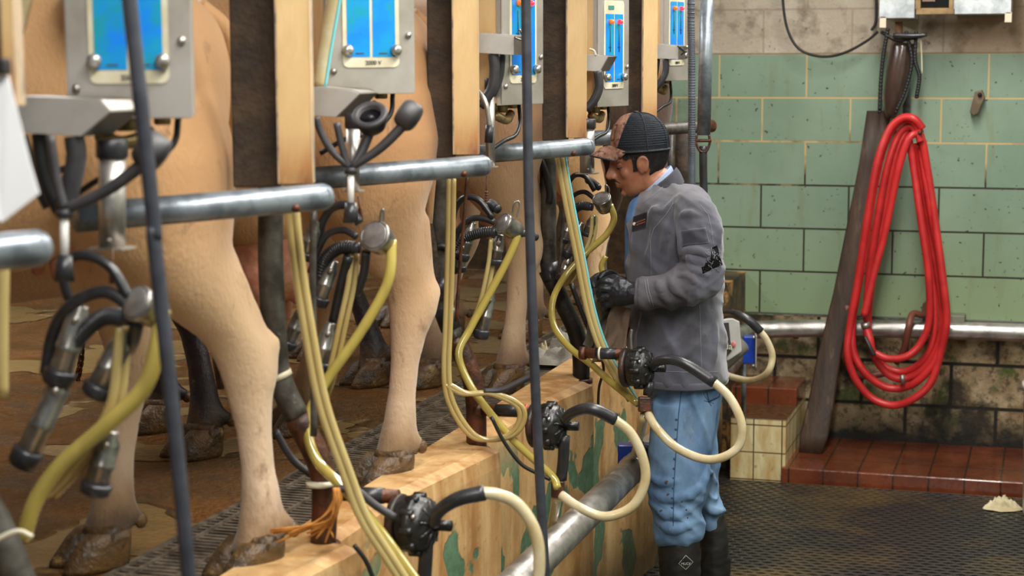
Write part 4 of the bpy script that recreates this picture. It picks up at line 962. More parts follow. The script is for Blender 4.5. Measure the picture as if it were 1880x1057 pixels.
    g = G(); g.tube([C(-.13, 0, 1.16), C(-.20, 0, 1.10), C(-.215, .0, .95), C(-.20, -.02, .78), C(-.19, -.03, .62)], [.028, .022, .017, .014, .012], n=10); t.part('tail', g, cm)
    g = G(); g.tube([C(-.19, -.03, .63), C(-.19, -.03, .5), C(-.18, -.03, .36)], [.014, .035, .008], n=10); t.part('tail_switch', g, SWITCH)
    g = G(); g.ell(C(2.465, 0, .87), (.05, .05, .045)); t.part('muzzle', g, HORN)
    for sd in (-1, 1):
        g = G(); g.ell(C(2.17, sd*.085, 1.17), (.018, .018, .018)); t.part('eye', g, BLACK)
    return t
def F(x, y): return atZ(x, y, ZP)
hv = V((-.62, -.78, 0)).normalized(); lv = V((0, 0, 1)).cross(hv)
TAN = coat('warm tan coat', (192, 146, 98), (212, 178, 138), (206, 180, 152))
TAN2 = coat('golden tan coat', (180, 134, 88), (202, 162, 120), (200, 170, 140))
MOT = coat('greyish fawn coat', (150, 112, 78), (190, 156, 116), (200, 172, 138), (140, 112, 88))
PALE = coat('pale buff coat', (222, 172, 118), (222, 178, 126), (206, 176, 140))
DKB = coat('dark brown coat', (74, 48, 30), (86, 58, 36), (84, 62, 42))
PL = .994
L1 = F(482, 1052); L2 = F(727, 886); L3 = F(936, 716)
cow('tan cow closest to the camera, pale hind leg beside the wide cream post', L1, F(202, 1034), L1+hv*1.22+lv*.05, L1+hv*1.28-lv*.3, shift=.20, cm=TAN, uz=.22, us=.6, wid=.88)
cow('golden cow second in the row, hoof on the gutter grate above the lowest pump', L2, F(556, 792), V((-2.55, 3.15, 0)), V((-2.75, 3.55, 0)), shift=.02, cm=TAN2, wid=.88, head=(-.68, -.73))
cow('greyish fawn cow behind the tilted claw, third in the row', L3, F(792, 706), F(380, 834), F(302, 786), shift=.0, cm=MOT, darkfore=True)
L4 = L3+V((.02, PL, 0))
cow('pale buff cow whose round rump shows above the cap', L4, L4+V((-.26, .06, 0)), F(692, 704), F(590, 655), shift=.10, cm=PALE, darkfore=True)
L5 = L4+V((.0, PL, 0))
cow('dark brown cow deepest in the row, mostly hidden behind the farthest controller', L5, L5+V((-.26, .06, 0)), L5+V((-.55, -1.0, 0)), L5+V((-.85, -.75, 0)), shift=.05, cm=DKB, scale=1.0)
# hobble chain lying near the left
g = G(); w3 = spline(P([(150, 625), (148, 665), (138, 705), (122, 725)], 5.9), 7)
for i in range(len(w3)-1):
    a, b_ = w3[i], w3[i+1]; d = (b_-a).normalized(); s1, u1 = frame(d)
    q = s1 if i % 2 else u1; c = (a+b_)/2
    g.tube([c+d*(math.cos(th)*.016)+q*(math.sin(th)*.009) for th in [j*math.pi/5 for j in range(11)]], .0032, n=6, sm=0)
solo('chain', g, RUST, 'rusty chain hanging over the wet floor at the left', 'chain', w3[-1])
# ---------------------------------------------------------------- things on and near the back wall
YF = 8.46
def W(x, y, d=0.): return atY(x, y, YF-d)
RED = mat('red rubber hose', (202, 46, 46), (178, 36, 38), sc=9, rough=.38, bump=.05)
coil = [
 [(1694, 236), (1678, 218), (1656, 217), (1632, 240), (1610, 300), (1592, 400), (1574, 520), (1560, 600), (1556, 650), (1570, 695), (1600, 730), (1640, 744), (1680, 730), (1710, 700), (1726, 650), (1738, 590), (1732, 520), (1716, 400), (1704, 320), (1694, 262), (1684, 240)],
 [(1690, 245), (1676, 222), (1648, 226), (1622, 270), (1600, 370), (1584, 480), (1566, 580), (1566, 640), (1585, 680), (1620, 708), (1655, 712), (1690, 695), (1722, 650), (1734, 590), (1728, 500), (1708, 380), (1690, 270)],
 [(1688, 250), (1672, 232), (1650, 248), (1628, 310), (1608, 420), (1594, 520), (1592, 590), (1604, 650), (1632, 688), (1665, 694), (1700, 672), (1726, 625), (1730, 560), (1712, 440), (1694, 330), (1684, 262)],
 [(1692, 252), (1682, 232), (1664, 240), (1640, 300), (1620, 410), (1602, 510), (1594, 590), (1600, 640), (1620, 670), (1660, 682), (1700, 655), (1716, 600), (1712, 500), (1700, 400), (1684, 300)],
 [(1690, 260), (1684, 246), (1668, 256), (1650, 310), (1624, 430), (1600, 520), (1586, 580)],
 [(1606, 648), (1630, 658), (1664, 654), (1690, 630), (1706, 585), (1704, 500), (1690, 400), (1676, 300), (1668, 250)],
]
t = Thing('coiled_hose', 'bright red coiled hose hanging on a hook over the back wall', 'hose', W(1650, 744, .1))
for i, c in enumerate(coil):
    dd = .12-.022*(i % 4)+.04*(i//4)
    pts = [W(x, y, .12+dd+.01*math.sin(j*1.7+i)) for j, (x, y) in enumerate(c)]
    g = G(); g.tube(pts, .0175 if i < 3 else .0165, n=14, sm=8); t.part('hose_loop', g, RED)
g = G(); a = W(1588, 592, .26); b_ = W(1590, 602, .26); g.cyl(a, b_, .021, n=16); t.part('hose_clamp', g, STEEL)
g = G(); g.tube([W(1590, 602, .26), W(1597, 625, .27), W(1603, 650, .28)], [.016, .02, .012], n=12); t.part('spray_nozzle', g, RED)
g = G(); g.tube([W(1588, 618, .29), W(1596, 635, .30), W(1604, 652, .30)], [.008, .01, .013], n=8); t.part('nozzle_trigger', g, BLACKR)
g = G(); g.cyl(W(1656, 688, .26), W(1658, 704, .26), .012, n=12); t.part('hose_clamp', g, STEEL)
g = G(); g.tube([W(1640, 242, -.05), W(1660, 243, .06), W(1690, 244, .30)], .009, n=10); solo('wall_hook', g, RUST, 'rusty hook carrying the red hose', 'hook', W(1640, 242, -.04))
g = G(); g.tube([W(1556, 560, .14), W(1548, 610, .14), W(1547, 640, .14), (W(1562, 680, .12)), W(1590, 690, .08), W(1625, 685, .06)], .016, n=12)
solo('brown_hose', g, mat('brown hose', (128, 72, 56), (104, 58, 46), sc=9, rough=.5), 'dull brown hose hanging behind the red coil', 'hose', W(1547, 640, .05))
g = G(); g.tube([W(1700, 560, -.05), W(1695, 578, .06), W(1676, 576, .10), W(1668, 600, .15), W(1660, 640, .12), W(1645, 665, .08)], .016, n=12)
solo('brown_hose', g, mat('brown hose', (128, 72, 56)), 'brown hose end coming out of the wall over the stainless pipe', 'hose', W(1668, 600, .15))

# leaning plank
g = G(); pts = [(1606, 205, .0), (1586, 330, 0), (1560, 450, 0), (1540, 560, 0), (1512, 680, 0), (1494, 770, 0), (1486, 815, 0), (1484, 836, 0)]
wd = [(1592, 1640), (1578, 1606), (1552, 1590), (1530, 1572), (1502, 1545), (1484, 1532), (1469, 1521), (1468, 1510)]
ys = [205, 300, 430, 540, 650, 740, 800, 832]
dpt = [.025, .04, .08, .12, .17, .22, .27, .29]
secs = []
for (x0, x1), y, d in zip(wd, ys, dpt):
    p0 = W(x0, y, d); p1 = W(x1, y, d); c = (p0+p1)/2; q = (p1-p0)/2
    r = []
    for a, b_ in ((-1, -.7), (-.85, -1), (.85, -1), (1, -.7), (1, .7), (.85, 1), (-.85, 1), (-1, .7)): r.append(c+q*a+V((0, .022*b_, .004)))
    secs.append(r)
g.rings(secs)
solo('wooden_plank', g, mat('dark weathered wood', (76, 56, 42), (50, 37, 28), sc=9, rough=.6, bump=.5, stretch=(1, 1, .12), c3=(98, 76, 58), sc3=22, thr3=(.6, .7)), 'dark weathered wooden plank leaning on the wall beside the red hose', 'plank', W(1490, 830, .38))

# taped can with rags and straps above the hose
t = Thing('taped_canister', 'brown taped tube hanging from black cords under the wall cabinet', 'tube', W(1645, 215, .12))
g = G(); a = W(1659, 78, .10); b_ = W(1636, 212, .10); d = (b_-a).normalized()
g.lathe([(.022, 0), (.052, .0), (.056, .02), (.060, .14), (.054, .24), (.035, .32), (.022, .345), (0, .345)], a, d, 24)
t.part('tube_body', g, mat('brown tape', (72, 54, 46), (50, 38, 32), sc=9, rough=.22, bump=.2, coat=.6, stretch=(1, 1, .4)))
g = G(); g.cyl(W(1650, 40, .10), W(1651, 84, .10), .017, n=14); t.part('tube_neck', g, mat('rusty fitting', (140, 100, 66), (110, 74, 46), sc=30, rough=.6))
g = G()
for q in ([(1630, 55), (1622, 100), (1617, 150), (1615, 205)], [(1664, 60), (1674, 110), (1664, 160), (1645, 205)], [(1682, 60), (1680, 110), (1688, 140), (1683, 178)], [(1620, 60), (1650, 74), (1695, 65)]):
    p = [W(x, y, .17) for x, y in q]; g.tube(p, [.007, .009, .008, .009], n=8)
    for r in spline(p, 8): g.ell(r, (.010, .010, .008), n=8, k=5)
t.part('black_cord', g, CABLE)
g = G(); g.tube([W(1690, 70, .17), W(1692, 100, .17), W(1693, 135, .17)], .003, n=6); t.part('zip_tie', g, WHITEP)
g = G(); g.tube([W(1640, 64, .2), W(1670, 66, .2), W(1702, 64, .2)], [.010, .014, .008], n=10); t.part("clamp_bar", g, BLACKR)
g = G(); g.cyl(W(1667, 88, .02), W(1664, 220, .02), .018, n=14); t.part('steel_tube', g, GALV)

# wall cabinet at the top
t = Thing('wall_cabinet', 'galvanised metal cabinet with a dark window high on the back wall', 'cabinet', W(1735, 45, .2))
def quad(x0, y0, x1, y1, d, thick, mt, nm, g=None, bev=.002):
    g = g or G(); a = W(x0, y0, d); b_ = W(x1, y0, d); c = W(x1, y1, d); e = W(x0, y1, d)
    g.slab([a, b_, V((b_.x, b_.y, c.z)), V((a.x, a.y, c.z))], (0, thick, 0), bev=bev); return g
GC = mat('galvanised sheet', (206, 212, 214), (164, 170, 172), sc=14, rough=.5, metal=.2, c3=(170, 140, 90), sc3=4, thr3=(.55, .7))
g = quad(1616, -60, 1681, 33, .22, .25, 0, ''); t.part('cabinet_body', g, GC)
g = quad(1752, -60, 1859, 25, .22, .25, 0, ''); t.part('cabinet_body', g, GC)
BRN = mat('brown window frame', (150, 122, 78), (110, 84, 52), sc=9, rough=.5)
g = quad(1682, -60, 1692, 17, .25, .05, 0, ''); quad(1744, -60, 1752, 17, .25, .05, 0, '', g); quad(1682, 15, 1752, 26, .25, .05, 0, '', g); quad(1690, -60, 1746, 16, .20, .02, 0, '', g)
t.part('window_frame', g, BRN)
g = quad(1691, -50, 1745, 11, .225, .01, 0, ''); t.part('window_glass', g, mat('dark glass', (16, 18, 16), rough=.12))
g = quad(1694, -40, 1718, 3, .235, .006, 0, ''); t.part('window_card', g, mat('brown card', (128, 104, 88), rough=.6))
for x0, y0, x1, y1 in ((1615, 30, 1627, 51), (1845, 22, 1858, 41)):
    g = quad(x0, y0, x1, y1, .22, .02, 0, ''); t.part('mounting_tab', g, mat('pale tab', (222, 206, 180), rough=.5))
# cable on the wall
g = G(); w3 = [W(x, y, .02) for x, y in [(1437, -60), (1438, 10), (1448, 60), (1470, 92), (1510, 104), (1550, 97), (1590, 76), (1612, 58)]]; g.tube(w3, .0065, n=8)
solo('wall_cable', g, CABLE, 'black cable drooping across the painted block above the green tiles', 'cable', w3[4])
g = G(); w3 = [W(x, y, .02) for x, y in [(1606, -60), (1609, 0), (1608, 40), (1600, 56)]]; g.tube(w3, .007, n=8)
solo('wall_cable', g, CABLE, 'short black cable running up beside the wall cabinet', 'cable', w3[-1])
g = G(); c = W(1797, 185, .012); rot = Matrix.Rotation(math.radians(-28), 3, 'Y')
g.slab([W(1790, 168, .0), W(1803, 165, .0), W(1808, 178, .0), W(1796, 208, 0), W(1787, 213, 0), W(1780, 206, 0)], (0, .05, 0), bev=.004)
t = Thing('wall_stub', 'brown metal tab sticking out of the green wall right of the hose', 'bracket', c)
t.part('stub_plate', g, mat('brown stub', (112, 96, 70), (92, 74, 52), sc=20, rough=.5))
g = G(); g.cyl(W(1799, 174, -.02), W(1799, 174, .012), .010, n=12); t.part('stub_hole', g, BLACK)
# bucket at the right edge
c = atZ(1905, 925, 0); c = V((c.x, c.y, 0))
c = atD(1940, 940, 7.25); c.z = 0
R = (atD(1940, 940, 7.25)-atD(1875, 940, 7.25)).length
zt = atD(1880, 682, 7.25).z; zb = 0
t = Thing('white_bucket', 'tall white plastic bucket cut by the right edge of the photo', 'bucket', c)
g = G(); H = zt-.0; g.lathe([(R*.9, 0), (R*.93, .01), (R, H-.08), (R*1.05, H-.08), (R*1.06, H-.05), (R, H-.045), (R*1.01, H), (R*.96, H), (R*.86, .02), (0, .02)], c, (0, 0, 1), 36)
t.part('bucket_wall', g, mat('white plastic', (224, 222, 216), (206, 202, 192), sc=6, rough=.35))
# cloth helper
def cloth(name, label, cat, poly3, mt, base, thick=.004, amp=.02, seed=1, nu=26, nv=18, hang=None):
    A, B, C_, D_ = poly3; n = (B-A).cross(D_-A).normalized()
    def f(u, v):
        p = A.lerp(B, u).lerp(D_.lerp(C_, u), v)
        k = mnoise.noise(V((u*3.2+seed, v*2.0, seed*.7)))+.5*mnoise.noise(V((u*7+seed, v*4, seed)))
        e = mnoise.noise(V((v*3+seed, 9, u*2)))*amp*1.2
        return p+n*(k*amp)+(B-A).normalized()*e
    g = G(); g.grid(f, nu, nv)
    r = bmesh.ops.solidify(g.b, geom=g.b.faces[:], thickness=thick)
    for f_ in g.b.faces: f_.smooth = True
    return solo(name, g, mt, label, cat, base)
TOW = mat('grey towel', (150, 146, 134), (122, 116, 104), sc=8, rough=.9, bump=.3, bsc=150)
TOWB = mat('brownish towel', (158, 136, 116), (132, 110, 92), sc=8, rough=.9, bump=.3, bsc=150)
LGT = mat('pale rag', (206, 196, 162), (180, 166, 128), sc=9, rough=.85, bump=.3, bsc=90)
p = [atZ(x, y, .012) for x, y in ((1800, 944), (1860, 950), (1878, 912), (1812, 916))]
def heap(name, label, cat, cx, cy, cz, rx, ry, rz, mt, seed=3):
    def f(u, v):
        a = u*2*math.pi; r = (1-v)**.7
        rr = 1+.35*mnoise.noise(V((math.cos(a)*1.6, math.sin(a)*1.6, seed)))
        k = mnoise.noise(V((math.cos(a)*r*3+seed, math.sin(a)*r*3, seed)))+.6*mnoise.noise(V((math.cos(a)*r*7, math.sin(a)*r*7+seed, 1)))
        z = rz*max(.05, (1-r**1.6)*(.75+.9*k)) if v > 0 else 0
        return V((cx+math.cos(a)*r*rr*rx, cy+math.sin(a)*r*rr*ry, cz+z))
    g = G(); g.grid(f, 48, 14, closeu=True); return solo(name, g, mt, label, cat, (cx, cy, cz))
c = atZ(1838, 934, 0)
heap('cloth_rag', 'crumpled pale cloth rag on the rubber mat beside the bucket', 'rag', c.x, c.y, .004, .085, .06, .05, LGT, 5)
c = atZ(1040, 672, ZP)
heap('crumpled_towel', 'crumpled grey towel lying on the gutter behind the black pipe', 'towel', c.x, c.y, ZP+.018, .13, .10, .085, TOW, 2)
g = G(); a = atZ(1003, 668, ZP); 
heap('crumpled_towel', 'white corner of rag beside the grey towel on the gutter', 'towel', a.x, a.y, ZP+.018, .07, .05, .05, LGT, 8)
# ---------------------------------------------------------------- the worker
from mathutils.bvhtree import BVHTree
MD = 5.5
def M(x, y, s=0.): return atD(x, y, MD-s)
UP = V((0, 0, 1)); FW = -RH; LF = -FH; PXM = MD/FP
SKIN = mat('worker skin', (164, 110, 82), (144, 92, 68), sc=14, rough=.5, bump=.06, bsc=200, c3=(148, 86, 64), sc3=11, thr3=(.6, .75))
SKIN.node_tree.nodes['Principled BSDF'].inputs['Subsurface Weight'].default_value = .12
SKIN.node_tree.nodes['Principled BSDF'].inputs['Subsurface Radius'].default_value = (.01, .004, .002)
JKT = mat('grey work jacket cloth', (86, 86, 99), (68, 68, 78), sc=5, rough=.85, sheen=.3, bump=.15, bsc=260, c3=(56, 53, 54), sc3=3.2, thr3=(.50, .64))
STITCH = mat('pale stitching', (124, 124, 134), rough=.8)
SLV = mat('soiled sleeve cloth', (92, 89, 95), (74, 71, 76), sc=6, rough=.85, bump=.15, bsc=260)
JEAN = mat('faded blue denim', (116, 148, 182), (80, 110, 146), sc=6, rough=.9, bump=.1, bsc=260, c3=(100, 112, 118), sc3=3.5, thr3=(.5, .66), stretch=(1, 1, .6))
SHIRT = mat('blue chambray shirt', (98, 138, 186), (78, 116, 164), sc=9, rough=.8)
SHIRTL = mat('pale blue shirt collar', (182, 200, 226), rough=.75)
HAIR = mat('short black hair', (40, 34, 34), (24, 22, 24), sc=60, rough=.6, bump=.6, bsc=300, stretch=(1, 1, .3))
CAPB = mat('black cap mesh', (26, 34, 44), (18, 24, 32), sc=30, rough=.6, bump=.4, bsc=220)
CAPT = mat('tan patterned cap cloth', (204, 160, 138), (168, 120, 100), sc=26, rough=.7, bump=.2, bsc=150, c3=(120, 80, 66), sc3=60, thr3=(.5, .6))
GLV = mat('black nitrile glove', (24, 26, 30), (34, 36, 42), sc=16, rough=.38, bump=.25, bsc=60)
BOOT = mat('black rubber boot', (20, 19, 19), (30, 28, 26), sc=8, rough=.55, bump=.15, c3=(64, 52, 34), sc3=6, thr3=(.62, .74))
ear = M(1175, 301, 0)
HK = .87; ta = math.radians(9); FHd = FW*math.cos(ta)-UP*math.sin(ta); UHd = UP*math.cos(ta)+FW*math.sin(ta)
def HP(x, y, z): return ear+(FHd*x+LF*y+UHd*z)*HK
HS = [(.128, .0, -.03, .02), (.122, .035, -.06, .042), (.108, .066, -.088, .062), (.09, .082, -.101, .071), (.07, .092, -.106, .0755), (.045, .097, -.107, .0765), (.027, .100, -.103, .0745), (.010, .0925, -.097, .0705), (-.010, .090, -.088, .0685), (-.028, .088, -.074, .0655), (-.044, .0885, -.055, .061), (-.058, .086, -.040, .057), (-.072, .079, -.028, .052), (-.086, .074, -.012, .045), (-.098, .066, .0, .035), (-.106, .052, .012, .022)]
def headpt(z, th, off=0.):
    for a, b_ in zip(HS, HS[1:]):
        if a[0] >= z >= b_[0]: t = (a[0]-z)/(a[0]-b_[0]); f, bk, w_ = [a[i]+(b_[i]-a[i])*t for i in (1, 2, 3)]; break
    else: f, bk, w_ = (HS[0] if z > 0 else HS[-1])[1:]
    m_ = (f+bk)/2; h_ = (f-bk)/2+off; w_ += off; c = math.cos(th)
    return HP(m_+h_*c, w_*math.sin(th)*(1-.16*max(0, c)), z)
def wrinkle(g, amp, sx, sz, seed=0, ridge=True, z0=None, dirs=None):
    g.b.normal_update()
    for v in g.b.verts:
        q = V((v.co.dot(RH)*sx, v.co.dot(FH)*sx, v.co.z*sz))+V((seed, seed*2.1, seed*.3))
        if dirs: q = q+V((v.co.z*dirs, 0, v.co.dot(RH)*dirs*.5))
        n = mnoise.noise(q)+.5*mnoise.noise(q*2.1)
        if ridge: n = (.35-abs(n))*1.2
        v.co += v.normal*(amp*n)
def ridges(g, lines, r):
    bv = BVHTree.FromBMesh(g.b); g2 = []
    for ln in lines:
        q = []
        for x, y in [(p.x, p.y) for p in spline([V((a, b_, 0)) for a, b_ in ln], 4)]:
            h = bv.ray_cast(EYE, ray(x, y).normalized())
            if h[0]: q.append(h[0]+(h[0]-EYE).normalized()*(r*.02))
        if len(q) > 3: g2.append(q)
    for q in g2: g.tube(q, [r*.25, r, r, r*.25], n=8, sm=0)
def oval(y, x0, x1, w_, side=0., sup=1.):
    c = M((x0+x1)/2, y, side); return (c, RH*((x1-x0)/2*(MD-side)/FP), FH*w_)
man = Thing('person', 'worker in grey jacket, blue jeans, black boots and two tone cap, holding a towel', 'person', V((M(1250, 900).x, M(1250, 900).y, .0)))

# body (one continuous skin surface: head, neck, trunk, arms, legs)
g = G()
g.rings([[headpt(z, 2*math.pi*j/28) for j in range(28)] for z, *_ in HS])
g.tube([HP(.094, 0, .022), HP(.100, 0, .004), HP(.109, 0, -.012), HP(.116, 0, -.026), HP(.106, 0, -.036)], [.0075, .008, .0088, .0096, .0065], n=10)
for s_ in (-1, 1):
    g.ell(HP(.099, s_*.0125, -.031), (.0085, .0065, .007)); g.tube([HP(.095, s_*.006, .030), HP(.091, s_*.032, .032), HP(.074, s_*.055, .026)], [.007, .0075, .005], n=8)
    g.ell(HP(.055, s_*.036, -.020), (.018, .0175, .020)); g.ell(HP(.096, s_*.006, -.024), (.012, .010, .011))
    g.tube([HP(.000, s_*.068, -.030), HP(.010, s_*.073, -.008), HP(.010, s_*.0765, .016), HP(-.004, s_*.080, .029), HP(-.020, s_*.081, .019), HP(-.021, s_*.079, -.004), HP(-.010, s_*.073, -.026)], [.0055, .004, .004, .004, .0045, .0045, .005], n=8)
    g.ell(HP(-.005, s_*.070, .001), (.015, .0092, .026)); g.ell(HP(.012, s_*.071, -.006), (.004, .005, .006))
g.tube([HP(.078, .024, -.056), HP(.0905, .008, -.051), HP(.0905, -.008, -.051), HP(.078, -.024, -.056)], [.003, .005, .005, .003], n=8)
g.tube([HP(.077, .02, -.061), HP(.088, .007, -.0645), HP(.088, -.007, -.0645), HP(.077, -.02, -.061)], [.003, .0055, .0055, .003], n=8)
g.ell(HP(.068, 0, -.092), (.012, .016, .011))
g.tube([HP(-.02, 0, -.01), HP(-.025, 0, -.06), M(1218, 345, 0), M(1236, 390, 0)], [.052, .050, .055, .072], n=16)
g.loft([oval(372, 1205, 1260, .09), oval(395, 1190, 1295, .14), oval(440, 1180, 1298, .13), oval(560, 1180, 1300, .12), oval(680, 1205, 1300, .11), oval(730, 1215, 1300, .10)], 16)
for s_, pts in ((1, [(1268, 392, .12), (1285, 450, .19), (1284, 512, .215), (1235, 530, .21), (1172, 537, .20), (1150, 536, .20)]), (-1, [(1262, 392, -.12), (1270, 450, -.17), (1272, 512, -.21), (1210, 528, -.14), (1165, 528, -.09), (1150, 527, -.08)])):
    g.tube([M(*p) for p in pts], [.040, .030, .020, .022, .022, .022], n=12)
g.tube([M(1250, 715, .085), M(1248, 860, .095), M(1246, 1000, .095), V((*M(1246, 1040, .095).xy, .09))], [.06, .05, .045, .035], n=12)
g.tube([M(1262, 715, -.085), M(1288, 860, -.095), M(1306, 960, -.10), V((*M(1310, 1040, -.10).xy, .09))], [.06, .045, .03, .03], n=12)
g = remesh(g, .0042, 3, .5)
me = g.mesh('body', man.base, norm=False); me.materials.append(SKIN); bo = bpy.data.objects.new('body', me); COL.objects.link(bo); bo.parent = man.o
for s_ in (-1, 1):
    ec = HP(.0700, s_*.0300, .008); er = .0120
    g = G(); g.ell(ec, (er, er, er)); ey = man.part('eye', g, mat('eye white', (176, 160, 150), rough=.25))
    g = G(); d_ = (FHd*.86+LF*(s_*.1)-UHd*.45).normalized(); g.lathe([(.0048, 0), (.003, .0012), (0, .0016)], ec+d_*(er-.0003), d_, 14); man.part('iris', g, mat('dark iris', (28, 18, 14), rough=.15), ey)
    g = G()
    def lid(u, v): 
        a_ = math.radians(-125+250*u); e_ = math.radians(80-104*v); d2 = (FHd*math.cos(a_)+LF*math.sin(a_))*math.cos(e_)+UHd*math.sin(e_); return ec+d2*(er+.0016)
    g.grid(lid, 14, 10); bmesh.ops.solidify(g.b, geom=g.b.faces[:], thickness=-.0014); man.part('eyelid', g, SKIN, ey)
    g = G()
    def lid2(u, v):
        a_ = math.radians(-125+250*u); e_ = math.radians(-80+42*v); d2 = (FHd*math.cos(a_)+LF*math.sin(a_))*math.cos(e_)+UHd*math.sin(e_); return ec+d2*(er+.0014)
    g.grid(lid2, 14, 5); bmesh.ops.solidify(g.b, geom=g.b.faces[:], thickness=-.0012); man.part('eyelid', g, SKIN, ey)
    g = G(); g.tube([lid(i/8, 1) for i in range(9)], .0009, n=5, sm=2); man.part('eyelash', g, HAIR, ey)
    g = G(); g.tube([HP(.1010, s_*.012, .031), HP(.0985, s_*.030, .037), HP(.084, s_*.050, .032)], [.002, .0030, .0015], n=6); man.part('eyebrow', g, HAIR)
g = G(); g.tube([HP(.080, .026, -.053), HP(.0925, .010, -.0445), HP(.0940, 0, -.043), HP(.0925, -.010, -.0445), HP(.080, -.026, -.053)], [.001, .0022, .0024, .0022, .001], n=6); g.ell(HP(.0795, 0, -.080), (.004, .006, .006)); man.part('moustache', g, HAIR, label='thin dark moustache and chin tuft')
# hair shell under the cap
g = G(); ZZ = [.09-.0030*i for i in range(50)]; TH = [math.radians(t) for t in range(0, 361, 3)]
def keep(x, z, n): z -= n; return (x < -.022 and z > -.050) or (-.026 <= x < .030 and z > .016) or (.016 <= x < .030 and z > -.016) or (.030 <= x < .060 and z > .030)
mk = {}
def gv(i, j):
    j %= len(TH)-1
    if (i, j) not in mk: mk[i, j] = g.b.verts.new(headpt(ZZ[i], TH[j], .0055))
    return mk[i, j]
for i in range(len(ZZ)-1):
    for j in range(len(TH)-1):
        p = (headpt(ZZ[i], TH[j])-ear)/HK; n_ = .006*mnoise.noise(V((p.x*90, p.y*90, p.z*60)))
        if keep(p.dot(FHd)+n_, ZZ[i], n_): g._f([gv(i, j), gv(i, j+1), gv(i+1, j+1), gv(i+1, j)])
bmesh.ops.solidify(g.b, geom=g.b.faces[:], thickness=-.005)
man.part('hair', g, HAIR)

# cap
cc = M(1176, 276)
CA, CB, CH = .0885, .076, .114
def cappt(th, ph):   # th around, ph 0 rim .. 1 top
    r = max(0, math.cos(ph*math.pi/2))**.62; hgt = CH*math.sin(ph*math.pi/2)
    bul = 1+.05*math.sin(math.pi*min(1, ph*1.6))
    return cc+FW*(CA*r*bul*math.cos(th)+.012*ph)+LF*(CB*r*math.sin(th))+UP*hgt-UP*(.006*math.cos(th)*(1-ph))
def bth(ph): return math.acos(max(-1, min(1, (.90-.74*ph**.8)/max(.12, math.cos(ph*math.pi/2)**.62))))
for nm, mt, fr in (('cap_front_panel', CAPT, True), ('cap_crown', CAPB, False)):
    g = G()
    def cf(u, v):
        ph = v*.985; b_ = bth(ph)
        return cappt(-b_+2*b_*u if fr else b_+(2*math.pi-2*b_)*u, ph)
    g.grid(cf, 28 if fr else 56, 20)
    bmesh.ops.solidify(g.b, geom=g.b.faces[:], thickness=.003 if not fr else .0032)
    pt = man.part(nm, g, mt)
    if nm == 'cap_crown': cap_o = pt
g = G(); g.tube([cappt(bth(0)+(2*math.pi-2*bth(0))*j/40, .0) for j in range(41)], .0034, n=6, sm=2)
for th_ in (1.75, 2.6, 3.7, 4.5): g.tube([cappt(th_, i/12*.98)+(cappt(th_, i/12*.98)-cc).normalized()*.001 for i in range(13)], .0014, n=5, sm=2)
g.tube([cappt(bth(i/14*.97), i/14*.97) for i in range(15)], .0016, n=5, sm=2)
g.ell(cappt(0, .999)+UP*.002, (.007, .007, .004)); man.part('cap_seam', g, CAPB, cap_o)
g = G()
for i in range(16):
    z_ = .10+i*.042
    g.tube([cappt(bth(z_)+.02+(1.9)*j/12, z_)+(cappt(bth(z_)+1.9*j/12, z_)-cc).normalized()*.0006 for j in range(13)], .0006, n=4, sm=1)
man.part('mesh_rib', g, mat('mesh rib', (48, 58, 70), rough=.6), cap_o)
def vis(u, v, dz=0.):
    th = u*1.05; r = cappt(th, 0)
    tip = M(1084, 291)
    L_ = (tip-cappt(0, 0)).dot(FW)*(1-.42*abs(u)**2.3); drop = (cappt(0, 0)-tip).z
    return r+FW*(L_*v)+LF*(-u*.012*v)-UP*(drop*v**1.25*(1-.25*u*u)+.014*u*u*math.sin(v*math.pi*.6))+UP*(.002+.020*(1-u*u)*(1-.6*v)+.006*(1-u*u)*math.sin(v*math.pi)+dz)
g = G(); g.grid(lambda a, b_: vis(a*2-1, b_), 20, 10); bmesh.ops.solidify(g.b, geom=g.b.faces[:], thickness=.003)
man.part('cap_visor', g, CAPT)
g = G(); g.tube([vis(-1+2*i/24, 1.0, -.001) for i in range(25)], .0028, n=6, sm=2); man.part('visor_piping', g, CAPB)
g = G(); q = [cappt(.62, .30), cappt(.62, .62), cappt(.30, .62), cappt(.30, .30)]
def pat(a, b_): p = cappt(.14+.38*a, .20+.30*b_); return p+(p-cc).normalized()*.003
g.grid(pat, 6, 6); bmesh.ops.solidify(g.b, geom=g.b.faces[:], thickness=.002); man.part('cap_patch', g, mat('cap patch', (196, 158, 128), (150, 110, 86), sc=60, rough=.7))

